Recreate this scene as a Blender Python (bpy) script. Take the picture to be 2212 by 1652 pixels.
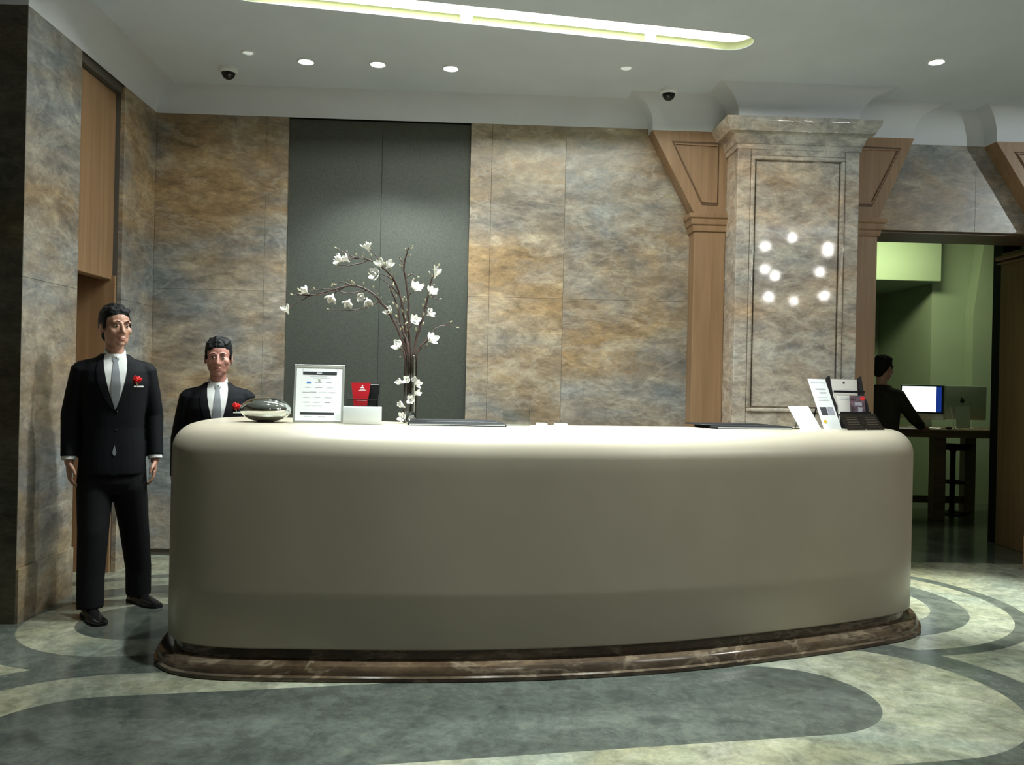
import bpy, bmesh, math, random
from mathutils import Vector, Matrix, Euler
from mathutils.bvhtree import BVHTree
from mathutils.geometry import tessellate_polygon
random.seed(11)
R = math.radians
SC = bpy.context.scene
COL = SC.collection
for o in list(bpy.data.objects):
    bpy.data.objects.remove(o)

# ------------------------------------------------------------------ camera
YAW, ROLL = R(2.2), R(1.27)
cd = bpy.data.cameras.new('camera')
cd.sensor_fit = 'HORIZONTAL'; cd.sensor_width = 36.0; cd.lens = 36.0 * 1880.0 / 2212.0
cd.clip_start = 0.05; cd.clip_end = 60
cam = bpy.data.objects.new('camera', cd); COL.objects.link(cam)
fw = Vector((math.sin(YAW), math.cos(YAW), 0)); rt = Vector((math.cos(YAW), -math.sin(YAW), 0)); up = Vector((0, 0, 1))
r2 = math.cos(ROLL) * rt + math.sin(ROLL) * up
u2 = -math.sin(ROLL) * rt + math.cos(ROLL) * up
m3 = Matrix((r2, u2, -fw)).transposed()
cam.matrix_world = Matrix.Translation((0, 0, 1.38)) @ m3.to_4x4()
SC.camera = cam

# ------------------------------------------------------------------ world, exposure, ceiling lamps
W = bpy.data.worlds.new('world'); SC.world = W; W.use_nodes = True
W.node_tree.nodes['Background'].inputs[0].default_value = (0.80, 0.90, 1.0, 1)
W.node_tree.nodes['Background'].inputs[1].default_value = 0.02
SC.view_settings.view_transform = 'Standard'; SC.view_settings.look = 'None'
SC.view_settings.gamma = 1.0; SC.view_settings.use_curve_mapping = False
SC.view_settings.exposure = 0.12

def lamp(name, kind, loc, power, color, target=None, **kw):
    d = bpy.data.lights.new(name, kind); d.energy = power; d.color = color
    for k, v in kw.items(): setattr(d, k, v)
    o = bpy.data.objects.new(name, d); COL.objects.link(o); o.location = loc
    t = Vector(target) if target else Vector(loc) - Vector((0, 0, 1))
    o.rotation_euler = (t - Vector(loc)).to_track_quat('-Z', 'Y').to_euler()
    return o
ZC = 3.55                                    # ceiling height
COOL = (0.90, 1.0, 0.98); WARM = (1.0, 0.95, 0.86)
# luminous slot above the desk
lamp('slot_glow', 'AREA', (0.11, 5.138, ZC + 0.045), 92, (0.94, 1.0, 0.95), shape='RECTANGLE', size=2.75, size_y=0.09).rotation_euler = (0, 0, R(9))
# adjustable spots inside the slot
lamp('slot_spot', 'SPOT', (-0.12, 5.20, ZC - 0.03), 190, COOL, (-0.9, 4.75, 0.6), spot_size=R(105), spot_blend=0.7, shadow_soft_size=0.03)
lamp('slot_spot', 'SPOT', (1.02, 5.38, ZC - 0.03), 240, COOL, (1.3, 4.9, 1.1), spot_size=R(100), spot_blend=0.7, shadow_soft_size=0.03)
# three downlights that graze the fabric panel
for x, p in ((-1.23, 30), (-0.74, 170), (-0.24, 100)):
    lamp('downlight_beam', 'SPOT', (x, 6.03, ZC - 0.03), p, COOL, (x, 6.03, 0), spot_size=R(98), spot_blend=0.45, shadow_soft_size=0.025)
lamp('downlight_beam', 'SPOT', (2.96, 5.61, ZC - 0.03), 1700, (0.93, 1.0, 0.90), (3.30, 5.60, 0), spot_size=R(36), spot_blend=0.8, shadow_soft_size=0.03)
# spots in the ceiling in front of the desk
for x, y, p in ((-0.80, 3.88, 280), (0.40, 3.96, 640), (1.60, 4.23, 420)):
    lamp('front_spot', 'SPOT', (x, y, ZC - 0.03), p, COOL, (x, y + 0.38, 0), spot_size=R(66), spot_blend=0.9, shadow_soft_size=0.03)
# fill lamps added in the lobby ceiling, out of view
for x, y, p in ((6.2, 1.5, 60), (2.0, -2.6, 8)):
    lamp('lobby_fill_lamp', 'AREA', (x, y, ZC - 0.02), p, WARM, shape='DISK', size=0.5)
lamp('front_spot', 'SPOT', (6.40, 3.60, ZC - 0.03), 170, COOL, (3.9, 6.75, 2.0), spot_size=R(75), spot_blend=0.8, shadow_soft_size=0.03)  # added spot, out of view, aimed to brighten the lintel
# green fluorescent light of the side room
lamp('side_room_lamp', 'AREA', (4.75, 9.7, 3.15), 22, (0.90, 1.0, 0.60), (4.9, 10.3, 2.5), shape='RECTANGLE', size=0.9, size_y=0.2)
lamp('side_room_lamp', 'AREA', (6.0, 9.3, 3.2), 3.5, (0.88, 1.0, 0.68), shape='RECTANGLE', size=0.8, size_y=0.3)

# ------------------------------------------------------------------ materials
MATS = {}
def nmat(name):
    m = bpy.data.materials.new(name); m.use_nodes = True
    return m, m.node_tree, m.node_tree.nodes['Principled BSDF']
def N(nt, t, **kw):
    n = nt.nodes.new(t)
    for k, v in kw.items(): setattr(n, k, v)
    return n
def ramp(nt, fac, stops):
    r = N(nt, 'ShaderNodeValToRGB'); e = r.color_ramp.elements
    while len(e) < len(stops): e.new(0.5)
    for i, (p, c) in enumerate(stops):
        e[i].position = p; e[i].color = (*c, 1) if len(c) == 3 else c
    nt.links.new(fac, r.inputs[0]); return r.outputs[0]
def mixc(nt, fac, a, b, blend='MIX'):
    m = N(nt, 'ShaderNodeMix', data_type='RGBA', blend_type=blend)
    L = nt.links
    if hasattr(fac, 'links'): L.new(fac, m.inputs[0])
    else: m.inputs[0].default_value = fac
    for v, i in ((a, 6), (b, 7)):
        if hasattr(v, 'links'): L.new(v, m.inputs[i])
        else: m.inputs[i].default_value = (*v, 1)
    return m.outputs[2]
def plain(name, col, rough=0.5, metal=0.0, grain=0.0, gscale=60, emis=None, estr=0, alpha=None, trans=0, spec=None, bump=0.0, coat=0.0, ior=None):
    m, nt, b = nmat(name)
    b.inputs['Roughness'].default_value = rough; b.inputs['Metallic'].default_value = metal
    b.inputs['Base Color'].default_value = (*col, 1)
    if spec is not None: b.inputs['Specular IOR Level'].default_value = spec
    if coat: b.inputs['Coat Weight'].default_value = coat; b.inputs['Coat Roughness'].default_value = 0.05
    if ior: b.inputs['IOR'].default_value = ior
    if trans: b.inputs['Transmission Weight'].default_value = trans
    if emis: b.inputs['Emission Color'].default_value = (*emis, 1); b.inputs['Emission Strength'].default_value = estr
    if grain or bump:
        tc = N(nt, 'ShaderNodeTexCoord'); no = N(nt, 'ShaderNodeTexNoise'); no.inputs['Scale'].default_value = gscale
        no.inputs['Detail'].default_value = 4
        nt.links.new(tc.outputs['Object'], no.inputs['Vector'])
        if grain:
            lo = tuple(max(0, c * (1 - grain)) for c in col); hi = tuple(c * (1 + grain) for c in col)
            nt.links.new(ramp(nt, no.outputs[0], [(0.3, lo), (0.7, hi)]), b.inputs['Base Color'])
        if bump:
            bp = N(nt, 'ShaderNodeBump'); bp.inputs['Strength'].default_value = bump; bp.inputs['Distance'].default_value = 0.01
            nt.links.new(no.outputs[0], bp.inputs['Height']); nt.links.new(bp.outputs[0], b.inputs['Normal'])
    MATS[name] = m; return m

def marble(name, greys, warms, light, rough, warm_cut=0.5, vein=0.35, rot=(0, R(38), R(20)), stretch=3.0, scale=1.0, slab_random=True, wave=0.0):
    """polished stone with diagonal streaks; every slab takes its own piece of the stone"""
    m, nt, b = nmat(name); L = nt.links
    geo = N(nt, 'ShaderNodeNewGeometry'); oi = N(nt, 'ShaderNodeObjectInfo')
    add = N(nt, 'ShaderNodeVectorMath', operation='ADD')
    L.new(geo.outputs['Position'], add.inputs[0])
    if slab_random:
        sc = N(nt, 'ShaderNodeVectorMath', operation='SCALE'); sc.inputs[0].default_value = (2.7, 1.3, 4.1)
        L.new(oi.outputs['Object Index'], sc.inputs['Scale']); L.new(sc.outputs[0], add.inputs[1])
    mp = N(nt, 'ShaderNodeMapping'); mp.inputs['Rotation'].default_value = rot
    mp.inputs['Scale'].default_value = (scale, scale, scale * stretch)
    L.new(add.outputs[0], mp.inputs[0])
    def noise(s, d, dist, r=0.6, src=mp.outputs[0]):
        n = N(nt, 'ShaderNodeTexNoise'); n.inputs['Scale'].default_value = s; n.inputs['Detail'].default_value = d
        n.inputs['Roughness'].default_value = r; n.inputs['Distortion'].default_value = dist
        L.new(src, n.inputs['Vector']); return n.outputs[0]
    big = noise(0.62, 6, 0.6, 0.62); mid = noise(1.5, 10, 0.5, 0.72); fine = noise(7, 8, 0.5, 0.72)
    vn = noise(0.9, 6, 0.35, 0.6)
    g = ramp(nt, mid, [(0.32, greys[0]), (0.5, greys[1]), (0.68, greys[2])])
    w = ramp(nt, mid, [(0.30, warms[0]), (0.5, warms[1]), (0.70, warms[2])])
    wm = ramp(nt, big, [(warm_cut - 0.12, (0, 0, 0)), (warm_cut + 0.12, (1, 1, 1))])
    c = mixc(nt, wm, g, w)
    fr = ramp(nt, fine, [(0.32, (0.42, 0.42, 0.43)), (0.5, (0.9, 0.9, 0.9)), (0.72, (1.5, 1.48, 1.4))])
    grit = ramp(nt, noise(26, 6, 0.2, 0.75), [(0.3, (0.6, 0.6, 0.6)), (0.5, (0.95, 0.95, 0.95)), (0.7, (1.35, 1.35, 1.3))])
    fr = mixc(nt, 0.7, fr, grit, 'MULTIPLY')
    c = mixc(nt, 0.8, c, fr, 'MULTIPLY')
    vm = ramp(nt, vn, [(0.482, (0, 0, 0)), (0.5, (vein, vein, vein)), (0.518, (0, 0, 0))])
    c = mixc(nt, vm, c, light)
    L.new(c, b.inputs['Base Color'])
    b.inputs['Roughness'].default_value = rough
    if wave:
        wn = noise(9, 2, 0.3, 0.5, geo.outputs['Position'])
        bp = N(nt, 'ShaderNodeBump'); bp.inputs['Strength'].default_value = wave; bp.inputs['Distance'].default_value = 0.01
        L.new(wn, bp.inputs['Height']); L.new(bp.outputs[0], b.inputs['Normal'])
    MATS[name] = m; return m

def wood(name, a, bcol, rough=0.45, axis='Z', scale=1.0):
    m, nt, b = nmat(name); L = nt.links
    tc = N(nt, 'ShaderNodeNewGeometry'); mp = N(nt, 'ShaderNodeMapping')
    s = {'Z': (26, 26, 1.2), 'X': (1.2, 26, 26)}[axis]
    mp.inputs['Scale'].default_value = tuple(v * scale for v in s)
    L.new(tc.outputs['Position'], mp.inputs[0])
    n = N(nt, 'ShaderNodeTexNoise'); n.inputs['Scale'].default_value = 1.0; n.inputs['Detail'].default_value = 6
    n.inputs['Distortion'].default_value = 0.4; L.new(mp.outputs[0], n.inputs['Vector'])
    L.new(ramp(nt, n.outputs[0], [(0.3, a), (0.7, bcol)]), b.inputs['Base Color'])
    b.inputs['Roughness'].default_value = rough; MATS[name] = m; return m

G3 = ((0.13, 0.145, 0.155), (0.225, 0.235, 0.235), (0.37, 0.36, 0.325))
W3 = ((0.175, 0.115, 0.062), (0.30, 0.205, 0.11), (0.43, 0.335, 0.21))
marble('wall_marble', G3, W3, (0.60, 0.56, 0.47), 0.32, 0.50, vein=0.2, stretch=2.2, rot=(0, R(32), R(20)))
marble('pillar_marble', ((0.25, 0.26, 0.26), (0.40, 0.39, 0.365), (0.54, 0.52, 0.46)), ((0.34, 0.22, 0.14), (0.50, 0.36, 0.24), (0.6, 0.5, 0.38)), (0.66, 0.62, 0.54), 0.05, 0.53, wave=0.012, stretch=2.0)
marble('plinth_marble', ((0.04, 0.031, 0.023), (0.07, 0.054, 0.04), (0.11, 0.085, 0.06)), ((0.042, 0.027, 0.015), (0.08, 0.052, 0.03), (0.125, 0.085, 0.05)), (0.3, 0.24, 0.17), 0.14, 0.5)
marble('floor_light', ((0.15, 0.18, 0.155), (0.24, 0.265, 0.215), (0.33, 0.345, 0.285)), ((0.19, 0.175, 0.095), (0.27, 0.255, 0.16), (0.36, 0.345, 0.25)), (0.45, 0.44, 0.36), 0.16, 0.53, rot=(0, 0, R(25)), stretch=1.0, vein=0.25)
for nm, c0 in (('floor_dark', 0.8), ('floor_band', 1.05)):
    marble(nm, ((0.07 * c0, 0.082 * c0, 0.072 * c0), (0.092 * c0, 0.106 * c0, 0.094 * c0), (0.115 * c0, 0.13 * c0, 0.115 * c0)), ((0.074 * c0, 0.083 * c0, 0.068 * c0), (0.095 * c0, 0.107 * c0, 0.09 * c0), (0.115 * c0, 0.128 * c0, 0.108 * c0)), (0.16, 0.18, 0.16), 0.16, 0.5, vein=0.05, stretch=1)
marble('pier_marble_shaded', ((0.05, 0.055, 0.05), (0.085, 0.088, 0.078), (0.13, 0.125, 0.10)), ((0.06, 0.045, 0.025), (0.10, 0.08, 0.045), (0.15, 0.125, 0.08)), (0.2, 0.19, 0.15), 0.3, 0.5, vein=0.2, stretch=2.2)  # darker copy of the wall marble, shade on the pier front put into colour
wood('wood', (0.225, 0.13, 0.066), (0.315, 0.19, 0.10))
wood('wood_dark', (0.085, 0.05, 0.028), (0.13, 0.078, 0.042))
wood('table_wood', (0.10, 0.065, 0.035), (0.16, 0.10, 0.055), axis='X')
plain('groove', (0.10, 0.052, 0.022), 0.6)
plain('ceiling_paint', (0.68, 0.73, 0.80), 0.85, grain=0.03, gscale=3)
plain('cove_paint', (0.62, 0.64, 0.68), 0.75, grain=0.03, gscale=3)
plain('slot_paint', (0.22, 0.24, 0.12), 0.6)
plain('slot_light', (1, 1, 0.9), 0.5, emis=(1.0, 1.0, 0.84), estr=2.0)
plain('lamp_on', (1, 1, 1), 0.4, emis=(0.95, 1.0, 0.97), estr=14.0)
plain('lamp_dim', (1, 1, 1), 0.4, emis=(0.85, 1.0, 0.95), estr=0.32)
plain('bulb', (1, 1, 1), 0.4, emis=(1.0, 0.97, 0.92), estr=42.0)
plain('fabric_panel', (0.050, 0.054, 0.044), 0.55, grain=0.18, gscale=90, spec=0.3)
plain('joint', (0.09, 0.08, 0.065), 0.9)
plain('desk_white', (0.362, 0.322, 0.25), 0.32, grain=0.04, gscale=2.5)
plain('black_matte', (0.008, 0.008, 0.009), 0.6, spec=0.2)
plain('black_gloss', (0.008, 0.009, 0.010), 0.08)
plain('white_plastic', (0.75, 0.76, 0.74), 0.4)
plain('paper', (0.86, 0.88, 0.88), 0.7)
plain('paper_warm', (0.80, 0.76, 0.70), 0.7)
plain('ink', (0.02, 0.025, 0.03), 0.6)
plain('ink_grey', (0.45, 0.47, 0.49), 0.7)
plain('ink_light', (0.62, 0.65, 0.67), 0.7)
plain('ink_blue', (0.06, 0.24, 0.62), 0.6)
plain('ink_yellow', (0.70, 0.50, 0.04), 0.6)
plain('photo_dark', (0.06, 0.06, 0.075), 0.5, grain=0.5, gscale=80)
plain('photo_light', (0.36, 0.36, 0.42), 0.5, grain=0.3, gscale=80)
plain('photo_plum', (0.10, 0.055, 0.075), 0.4, grain=0.9, gscale=45)
plain('menu_brown', (0.010, 0.0078, 0.005), 0.7, grain=0.5, gscale=70, spec=0.1)
plain('menu_print', (0.05, 0.038, 0.022), 0.7)
plain('red_card', (0.42, 0.012, 0.02), 0.35)
plain('red_flower', (0.75, 0.012, 0.015), 0.6)
plain('chrome', (0.80, 0.84, 0.80), 0.05, 1.0)
plain('brushed', (0.72, 0.76, 0.76), 0.38, 0.35)
plain('aluminium', (0.62, 0.64, 0.60), 0.35, 0.7)
plain('lens_glass', (0.01, 0.012, 0.013), 0.04)
plain('suit', (0.005, 0.0056, 0.0078), 0.75, grain=0.25, gscale=160, spec=0.15)
plain('trousers', (0.005, 0.005, 0.006), 0.8, grain=0.2, gscale=160, spec=0.2)
plain('guest_jacket', (0.022, 0.021, 0.014), 0.75, grain=0.35, gscale=70, spec=0.25)
plain('shirt', (0.62, 0.64, 0.63), 0.7)
plain('tie', (0.20, 0.215, 0.235), 0.4)
plain('skin', (0.44, 0.235, 0.165), 0.5, grain=0.06, gscale=30)
plain('skin_pink', (0.40, 0.19, 0.15), 0.5, grain=0.06, gscale=30)
plain('lip', (0.30, 0.11, 0.085), 0.45)
plain('hair', (0.006, 0.006, 0.007), 0.6, grain=0.3, gscale=120, bump=0.4, spec=0.2)
plain('eye_dark', (0.012, 0.008, 0.006), 0.2)
plain('eye_white', (0.55, 0.52, 0.50), 0.3)
plain('shoe', (0.006, 0.006, 0.006), 0.16)
plain('bark', (0.075, 0.045, 0.036), 0.75, grain=0.4, gscale=90)
plain('petal', (0.93, 0.92, 0.87), 0.55)
plain('bud', (0.50, 0.45, 0.28), 0.6)
plain('green_wall', (0.30, 0.36, 0.25), 0.8, grain=0.05, gscale=2)
plain('screen', (0.3, 0.4, 0.4), 0.2, emis=(0.86, 1.0, 1.0), estr=1.6)
plain('screen_blue', (0.01, 0.03, 0.2), 0.2, emis=(0.02, 0.08, 0.55), estr=0.35)
plain('brass', (0.30, 0.24, 0.15), 0.35, 1.0)
plain('stool_metal', (0.012, 0.012, 0.012), 0.3, 0.6)
def glassy(name, col, rough, mixw):
    m, nt, b = nmat(name); L = nt.links
    tr = N(nt, 'ShaderNodeBsdfTransparent'); tr.inputs[0].default_value = (*col, 1)
    gl = N(nt, 'ShaderNodeBsdfGlossy'); gl.inputs['Roughness'].default_value = rough
    fr = N(nt, 'ShaderNodeFresnel'); fr.inputs[0].default_value = 1.45
    ma = N(nt, 'ShaderNodeMath', operation='MULTIPLY_ADD'); ma.inputs[1].default_value = 0.9; ma.inputs[2].default_value = mixw
    L.new(fr.outputs[0], ma.inputs[0])
    ms = N(nt, 'ShaderNodeMixShader'); L.new(ma.outputs[0], ms.inputs[0]); L.new(tr.outputs[0], ms.inputs[1]); L.new(gl.outputs[0], ms.inputs[2])
    L.new(ms.outputs[0], nt.nodes['Material Output'].inputs['Surface']); MATS[name] = m
glassy('acrylic', (0.93, 0.95, 0.94), 0.05, 0.03)
glassy('acrylic_edge', (0.75, 0.78, 0.77), 0.2, 0.35)
glassy('vase_glass', (0.86, 0.90, 0.88), 0.03, 0.03)

# ------------------------------------------------------------------ mesh helpers
class B:
    def __init__(s): s.bm = bmesh.new()
    def box(s, lo, hi, bevel=0.0, seg=1):
        vs = [s.bm.verts.new((x, y, z)) for x in (lo[0], hi[0]) for y in (lo[1], hi[1]) for z in (lo[2], hi[2])]
        fs = [s.bm.faces.new([vs[i] for i in q]) for q in ((0, 1, 3, 2), (4, 6, 7, 5), (0, 4, 5, 1), (2, 3, 7, 6), (0, 2, 6, 4), (1, 5, 7, 3))]
        if bevel:
            es = set(e for f in fs for e in f.edges)
            bmesh.ops.bevel(s.bm, geom=list(es), offset=bevel, segments=seg, affect='EDGES', profile=0.5)
        return s
    def quads(s, rings, closed=True, cap=(True, True)):
        rv = [[s.bm.verts.new(p) for p in r] for r in rings]
        n = len(rv[0])
        for a, b in zip(rv, rv[1:]):
            for i in range(n if closed else n - 1):
                j = (i + 1) % n; s.bm.faces.new((a[i], a[j], b[j], b[i]))
        if closed and cap[0]: s.bm.faces.new(rv[0][::-1])
        if closed and cap[1]: s.bm.faces.new(rv[-1])
        return s
    def poly_prism(s, pts, fn0, fn1):
        """closed polygon extruded between two mappings"""
        return s.quads([[fn0(p) for p in pts], [fn1(p) for p in pts]])
    def tube(s, pts, rad, n=8, cap=True, flat=1.0):
        pts = [Vector(p) for p in pts]
        if not hasattr(rad, '__len__'): rad = [rad] * len(pts)
        rings = []; nrm = None
        for i, p in enumerate(pts):
            d = (pts[min(i + 1, len(pts) - 1)] - pts[max(i - 1, 0)]).normalized()
            if nrm is None: nrm = d.orthogonal().normalized()
            nrm = (nrm - d * nrm.dot(d)).normalized(); b = d.cross(nrm)
            rings.append([p + rad[i] * (math.cos(t) * nrm + flat * math.sin(t) * b) for t in (2 * math.pi * k / n for k in range(n))])
        return s.quads(rings, cap=(cap, cap))
    def capsule(s, pts, rad, n=14):
        pts = [Vector(p) for p in pts]
        d0 = (pts[0] - pts[1]).normalized(); d1 = (pts[-1] - pts[-2]).normalized()
        P, Q = [], []
        for k in (80, 55, 28): P.append(pts[0] + d0 * rad[0] * math.sin(R(k))); Q.append(rad[0] * math.cos(R(k)))
        P += pts; Q += list(rad)
        for k in (28, 55, 80): P.append(pts[-1] + d1 * rad[-1] * math.sin(R(k))); Q.append(rad[-1] * math.cos(R(k)))
        return s.tube(P, Q, n)
    def ell(s, c, r, M=None, u=16, v=10):
        rings = []
        for j in range(1, v):
            t = math.pi * j / v
            rings.append([Vector((c[0] + r[0] * math.sin(t) * math.cos(a), c[1] + r[1] * math.sin(t) * math.sin(a), c[2] - r[2] * math.cos(t))) for a in (2 * math.pi * k / u for k in range(u))])
        if M: rings = [[M @ p for p in r_] for r_ in rings]
        return s.quads(rings)
    def lathe(s, prof, c=(0, 0, 0), n=24, cap=(True, True)):
        return s.quads([[(c[0] + r * math.cos(a), c[1] + r * math.sin(a), c[2] + z) for a in (2 * math.pi * k / n for k in range(n))] for r, z in prof], cap=cap)
    def loft(s, secs, n=24, p=2.3):
        """superellipse sections (z, rx, ry, cy)"""
        rings = []
        for z, rx, ry, cy in secs:
            r = []
            for k in range(n):
                a = 2 * math.pi * k / n; c, d = math.cos(a), math.sin(a)
                r.append((rx * abs(c) ** (2 / p) * (1 if c > 0 else -1), cy + ry * abs(d) ** (2 / p) * (1 if d > 0 else -1), z))
            rings.append(r)
        return s.quads(rings)
    def mesh(s, name):
        bmesh.ops.recalc_face_normals(s.bm, faces=s.bm.faces)
        m = bpy.data.meshes.new(name); s.bm.to_mesh(m); s.bm.free(); return m
    def done(s, name, mat, parent=None, smooth=None, **kw):
        return link(name, s.mesh(name), mat, parent, smooth, **kw)

def link(name, mesh, mat, parent=None, smooth=None, loc=None, rot=None):
    if mat is not None:
        mesh.materials.clear(); mesh.materials.append(MATS[mat])
    o = bpy.data.objects.new(name, mesh); COL.objects.link(o)
    if smooth:
        for p in mesh.polygons: p.use_smooth = True
        if smooth < 180: mesh.set_sharp_from_angle(angle=R(smooth))
    if parent: o.parent = parent
    if loc is not None: o.location = loc
    if rot is not None: o.rotation_euler = rot
    return o
def tag(o, label, cat, group=None):
    o['label'] = label; o['category'] = cat
    if group: o['group'] = group
    return o
def thing(name, label, cat, loc=(0, 0, 0), rz=0.0, group=None):
    o = bpy.data.objects.new(name, None); COL.objects.link(o); o.location = loc; o.rotation_euler = (0, 0, rz)
    o.empty_display_size = 0.1
    return tag(o, label, cat, group)
def struct(o, label=None):
    o['kind'] = 'structure'
    if label: o['label'] = label
    return o
def remesh(b, voxel, smooth=3, dec=1.0, name='m'):
    me = b.mesh(name); o = bpy.data.objects.new('tmp', me); COL.objects.link(o)
    md = o.modifiers.new('r', 'REMESH'); md.mode = 'VOXEL'; md.voxel_size = voxel
    if smooth:
        ms = o.modifiers.new('s', 'SMOOTH'); ms.iterations = smooth; ms.factor = 0.5
    if dec < 1:
        dm = o.modifiers.new('d', 'DECIMATE'); dm.ratio = dec
    bpy.context.view_layer.update()
    ev = o.evaluated_get(bpy.context.evaluated_depsgraph_get())
    out = bpy.data.meshes.new_from_object(ev); out.name = name
    bpy.data.objects.remove(o); bpy.data.meshes.remove(me)
    return out
def catmull(P, n=6, closed=False):
    P = [Vector(p) for p in P]; out = []; m = len(P)
    rng = range(m) if closed else range(m - 1)
    for i in rng:
        p1, p2 = P[i], P[(i + 1) % m]
        p0 = P[i - 1] if (closed or i > 0) else p1 * 2 - p2
        p3 = P[(i + 2) % m] if (closed or i + 2 < m) else p2 * 2 - p1
        for k in range(n):
            t = k / n
            out.append(0.5 * ((2 * p1) + (p2 - p0) * t + (2 * p0 - 5 * p1 + 4 * p2 - p3) * t * t + (3 * p1 - p0 - 3 * p2 + p3) * t ** 3))
    if not closed: out.append(P[-1].copy())
    return out

# ------------------------------------------------------------------ floor with inlaid stone
AX = R(9.5)                                   # desk, floor figures and ceiling slot share this angle
def stadium(a, b, r, n=28):
    a, b = Vector(a), Vector(b); ang = math.atan2(b.y - a.y, b.x - a.x); out = []
    for k in range(n + 1):
        t = ang - math.pi / 2 + math.pi * k / n; out.append((b.x + r * math.cos(t), b.y + r * math.sin(t)))
    for k in range(n + 1):
        t = ang + math.pi / 2 + math.pi * k / n; out.append((a.x + r * math.cos(t), a.y + r * math.sin(t)))
    return out
def flat_slab(name, outer, holes, z0, z1, mat, parent):
    b = B(); polys = [[Vector((x, y, 0)) for x, y in p] for p in [outer] + holes]
    flat = [p for q in polys for p in q]; vs = [b.bm.verts.new((p.x, p.y, z1)) for p in flat]
    for t in tessellate_polygon(polys):
        try: b.bm.faces.new([vs[i] for i in t])
        except ValueError: pass
    k = 0
    for q in polys:
        lo = [b.bm.verts.new((p.x, p.y, z0)) for p in q]
        for i in range(len(q)):
            j = (i + 1) % len(q); b.bm.faces.new((vs[k + i], vs[k + j], lo[j], lo[i]))
        k += len(q)
    return b.done(name, mat, parent)
floor = B().box((-4.6, -5, -0.06), (9, 6.9, 0)).done('floor', 'floor_light'); struct(floor, 'polished pale marble lobby floor with inlaid stone ovals')
f1a, f1b = (-1.5, 3.36), (1.38, 3.84); f1c = (1.72, 3.90)
f2a, f2b = (-1.83, 4.95), (2.3, 5.66)
flat_slab('floor_band', stadium(f1a, f1c, 0.92), [stadium(f1a, f1c, 0.71)[::-1]], -0.01, 0.0015, 'floor_band', floor)
flat_slab('floor_band', stadium(f2a, f2b, 0.86), [stadium(f2a, f2b, 0.64)[::-1]], -0.01, 0.0012, 'floor_band', floor)
flat_slab('floor_band', stadium(f2a, f2b, 1.20), [stadium(f2a, f2b, 1.10)[::-1]], -0.01, 0.0009, 'floor_band', floor)
flat_slab('floor_light_ring', stadium(f1a, f1c, 0.71), [stadium(f1a, f1b, 0.42)[::-1]], -0.01, 0.0018, 'floor_light', floor)
flat_slab('floor_light_ring', stadium(f2a, f2b, 0.64), [stadium(f2a, f2b, 0.36)[::-1]], -0.01, 0.0016, 'floor_light', floor)
flat_slab('floor_oval', stadium(f1a, f1b, 0.42), [], -0.01, 0.0018, 'floor_dark', floor)
flat_slab('floor_oval', stadium(f2a, f2b, 0.36), [], -0.01, 0.0016, 'floor_dark', floor)
sf = B().box((3.0, 6.9, -0.06), (7.6, 12.3, 0)).done('floor_side_room', 'floor_band'); struct(sf, 'dark stone floor of the side room')

# ------------------------------------------------------------------ ceiling with luminous slot
sa, sb = (-1.35, 4.972), (1.555, 5.425); sr = 0.125
slot = stadium(sa, sb, sr, 16)
cei = flat_slab('ceiling', [(-4.6, -5), (9, -5), (9, 6.9), (-4.6, 6.9)], [slot[::-1]], ZC + 0.005, ZC, 'ceiling_paint', None)
struct(cei, 'pale painted ceiling with a long luminous slot')
b = B(); b.quads([[(x, y, ZC) for x, y in slot], [(x, y, ZC + 0.052) for x, y in slot]], cap=(False, False)); b.done('slot_side', 'slot_paint', cei)
flat_slab('slot_light_panel', slot, [], ZC + 0.06, ZC + 0.052, 'slot_light', cei)
for x, y, w in ((-0.12, 5.20, 'middle of the ceiling slot above the vase'), (1.02, 5.38, 'rounded end of the ceiling slot')):
    t = thing('slot_spotlight', 'bright little spotlight near the ' + w, 'spotlight', (x, y, ZC - 0.02), 0, 'spotlights inside the ceiling slot')
    B().lathe([(0.03, 0), (0.036, 0.01), (0.036, 0.05), (0.012, 0.055), (0.012, 0.072)], n=16).done('housing', 'white_plastic', t, 40)
    B().lathe([(0.0285, -0.003), (0.0285, 0.002)], n=16).done('lens', 'lamp_on', t)
def downlight(x, y, lit, label, group=None, r=0.048):
    t = thing('downlight', label, 'downlight', (x, y, ZC), 0, group)
    B().lathe([(r + 0.012, 0), (r + 0.012, -0.004), (r + 0.004, -0.008), (r, -0.004), (r, 0.0)], cap=(True, True), n=28).done('trim_ring', 'white_plastic', t, 40)
    B().lathe([(r, -0.0055), (r * 0.6, -0.011), (r * 0.2, -0.0125)], n=28).done('lamp_glass', 'lamp_on' if lit else 'lamp_dim', t, 60)
for x, y, w in ((-1.23, 6.02, 'end one beside the dome camera over the notice'), (-0.74, 6.02, 'middle one of the three'), (-0.24, 6.05, 'end one beside the marble slabs')):
    downlight(x, y, True, 'bright downlight above the dark fabric panel, ' + w, 'lit downlights above the fabric panel')
downlight(-1.59, 5.89, False, 'faint round downlight beside the black dome camera over the left panel', None, 0.034)
downlight(0.96, 5.92, False, 'faint round downlight above the right marble slabs', None, 0.036)
downlight(2.96, 5.61, True, 'lit round downlight to the right of the marble pillar', None, 0.045)
for x, y in ((-0.80, 3.88), (0.40, 3.96), (1.60, 4.23)):
    downlight(x, y, True, 'round downlight in the ceiling in front of the white desk', 'downlights in front of the desk')
downlight(6.40, 3.60, True, 'added round downlight in the ceiling that brightens the lintel of the side room opening', None, 0.045)  # fixture for the added lintel spot
for x, y in ((6.2, 1.5), (2.0, -2.6)):
    downlight(x, y, True, 'wide added fill downlight in the lobby ceiling away from the desk', 'added lobby fill downlights', 0.24)  # fixtures for the added lobby fill lamps
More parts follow.
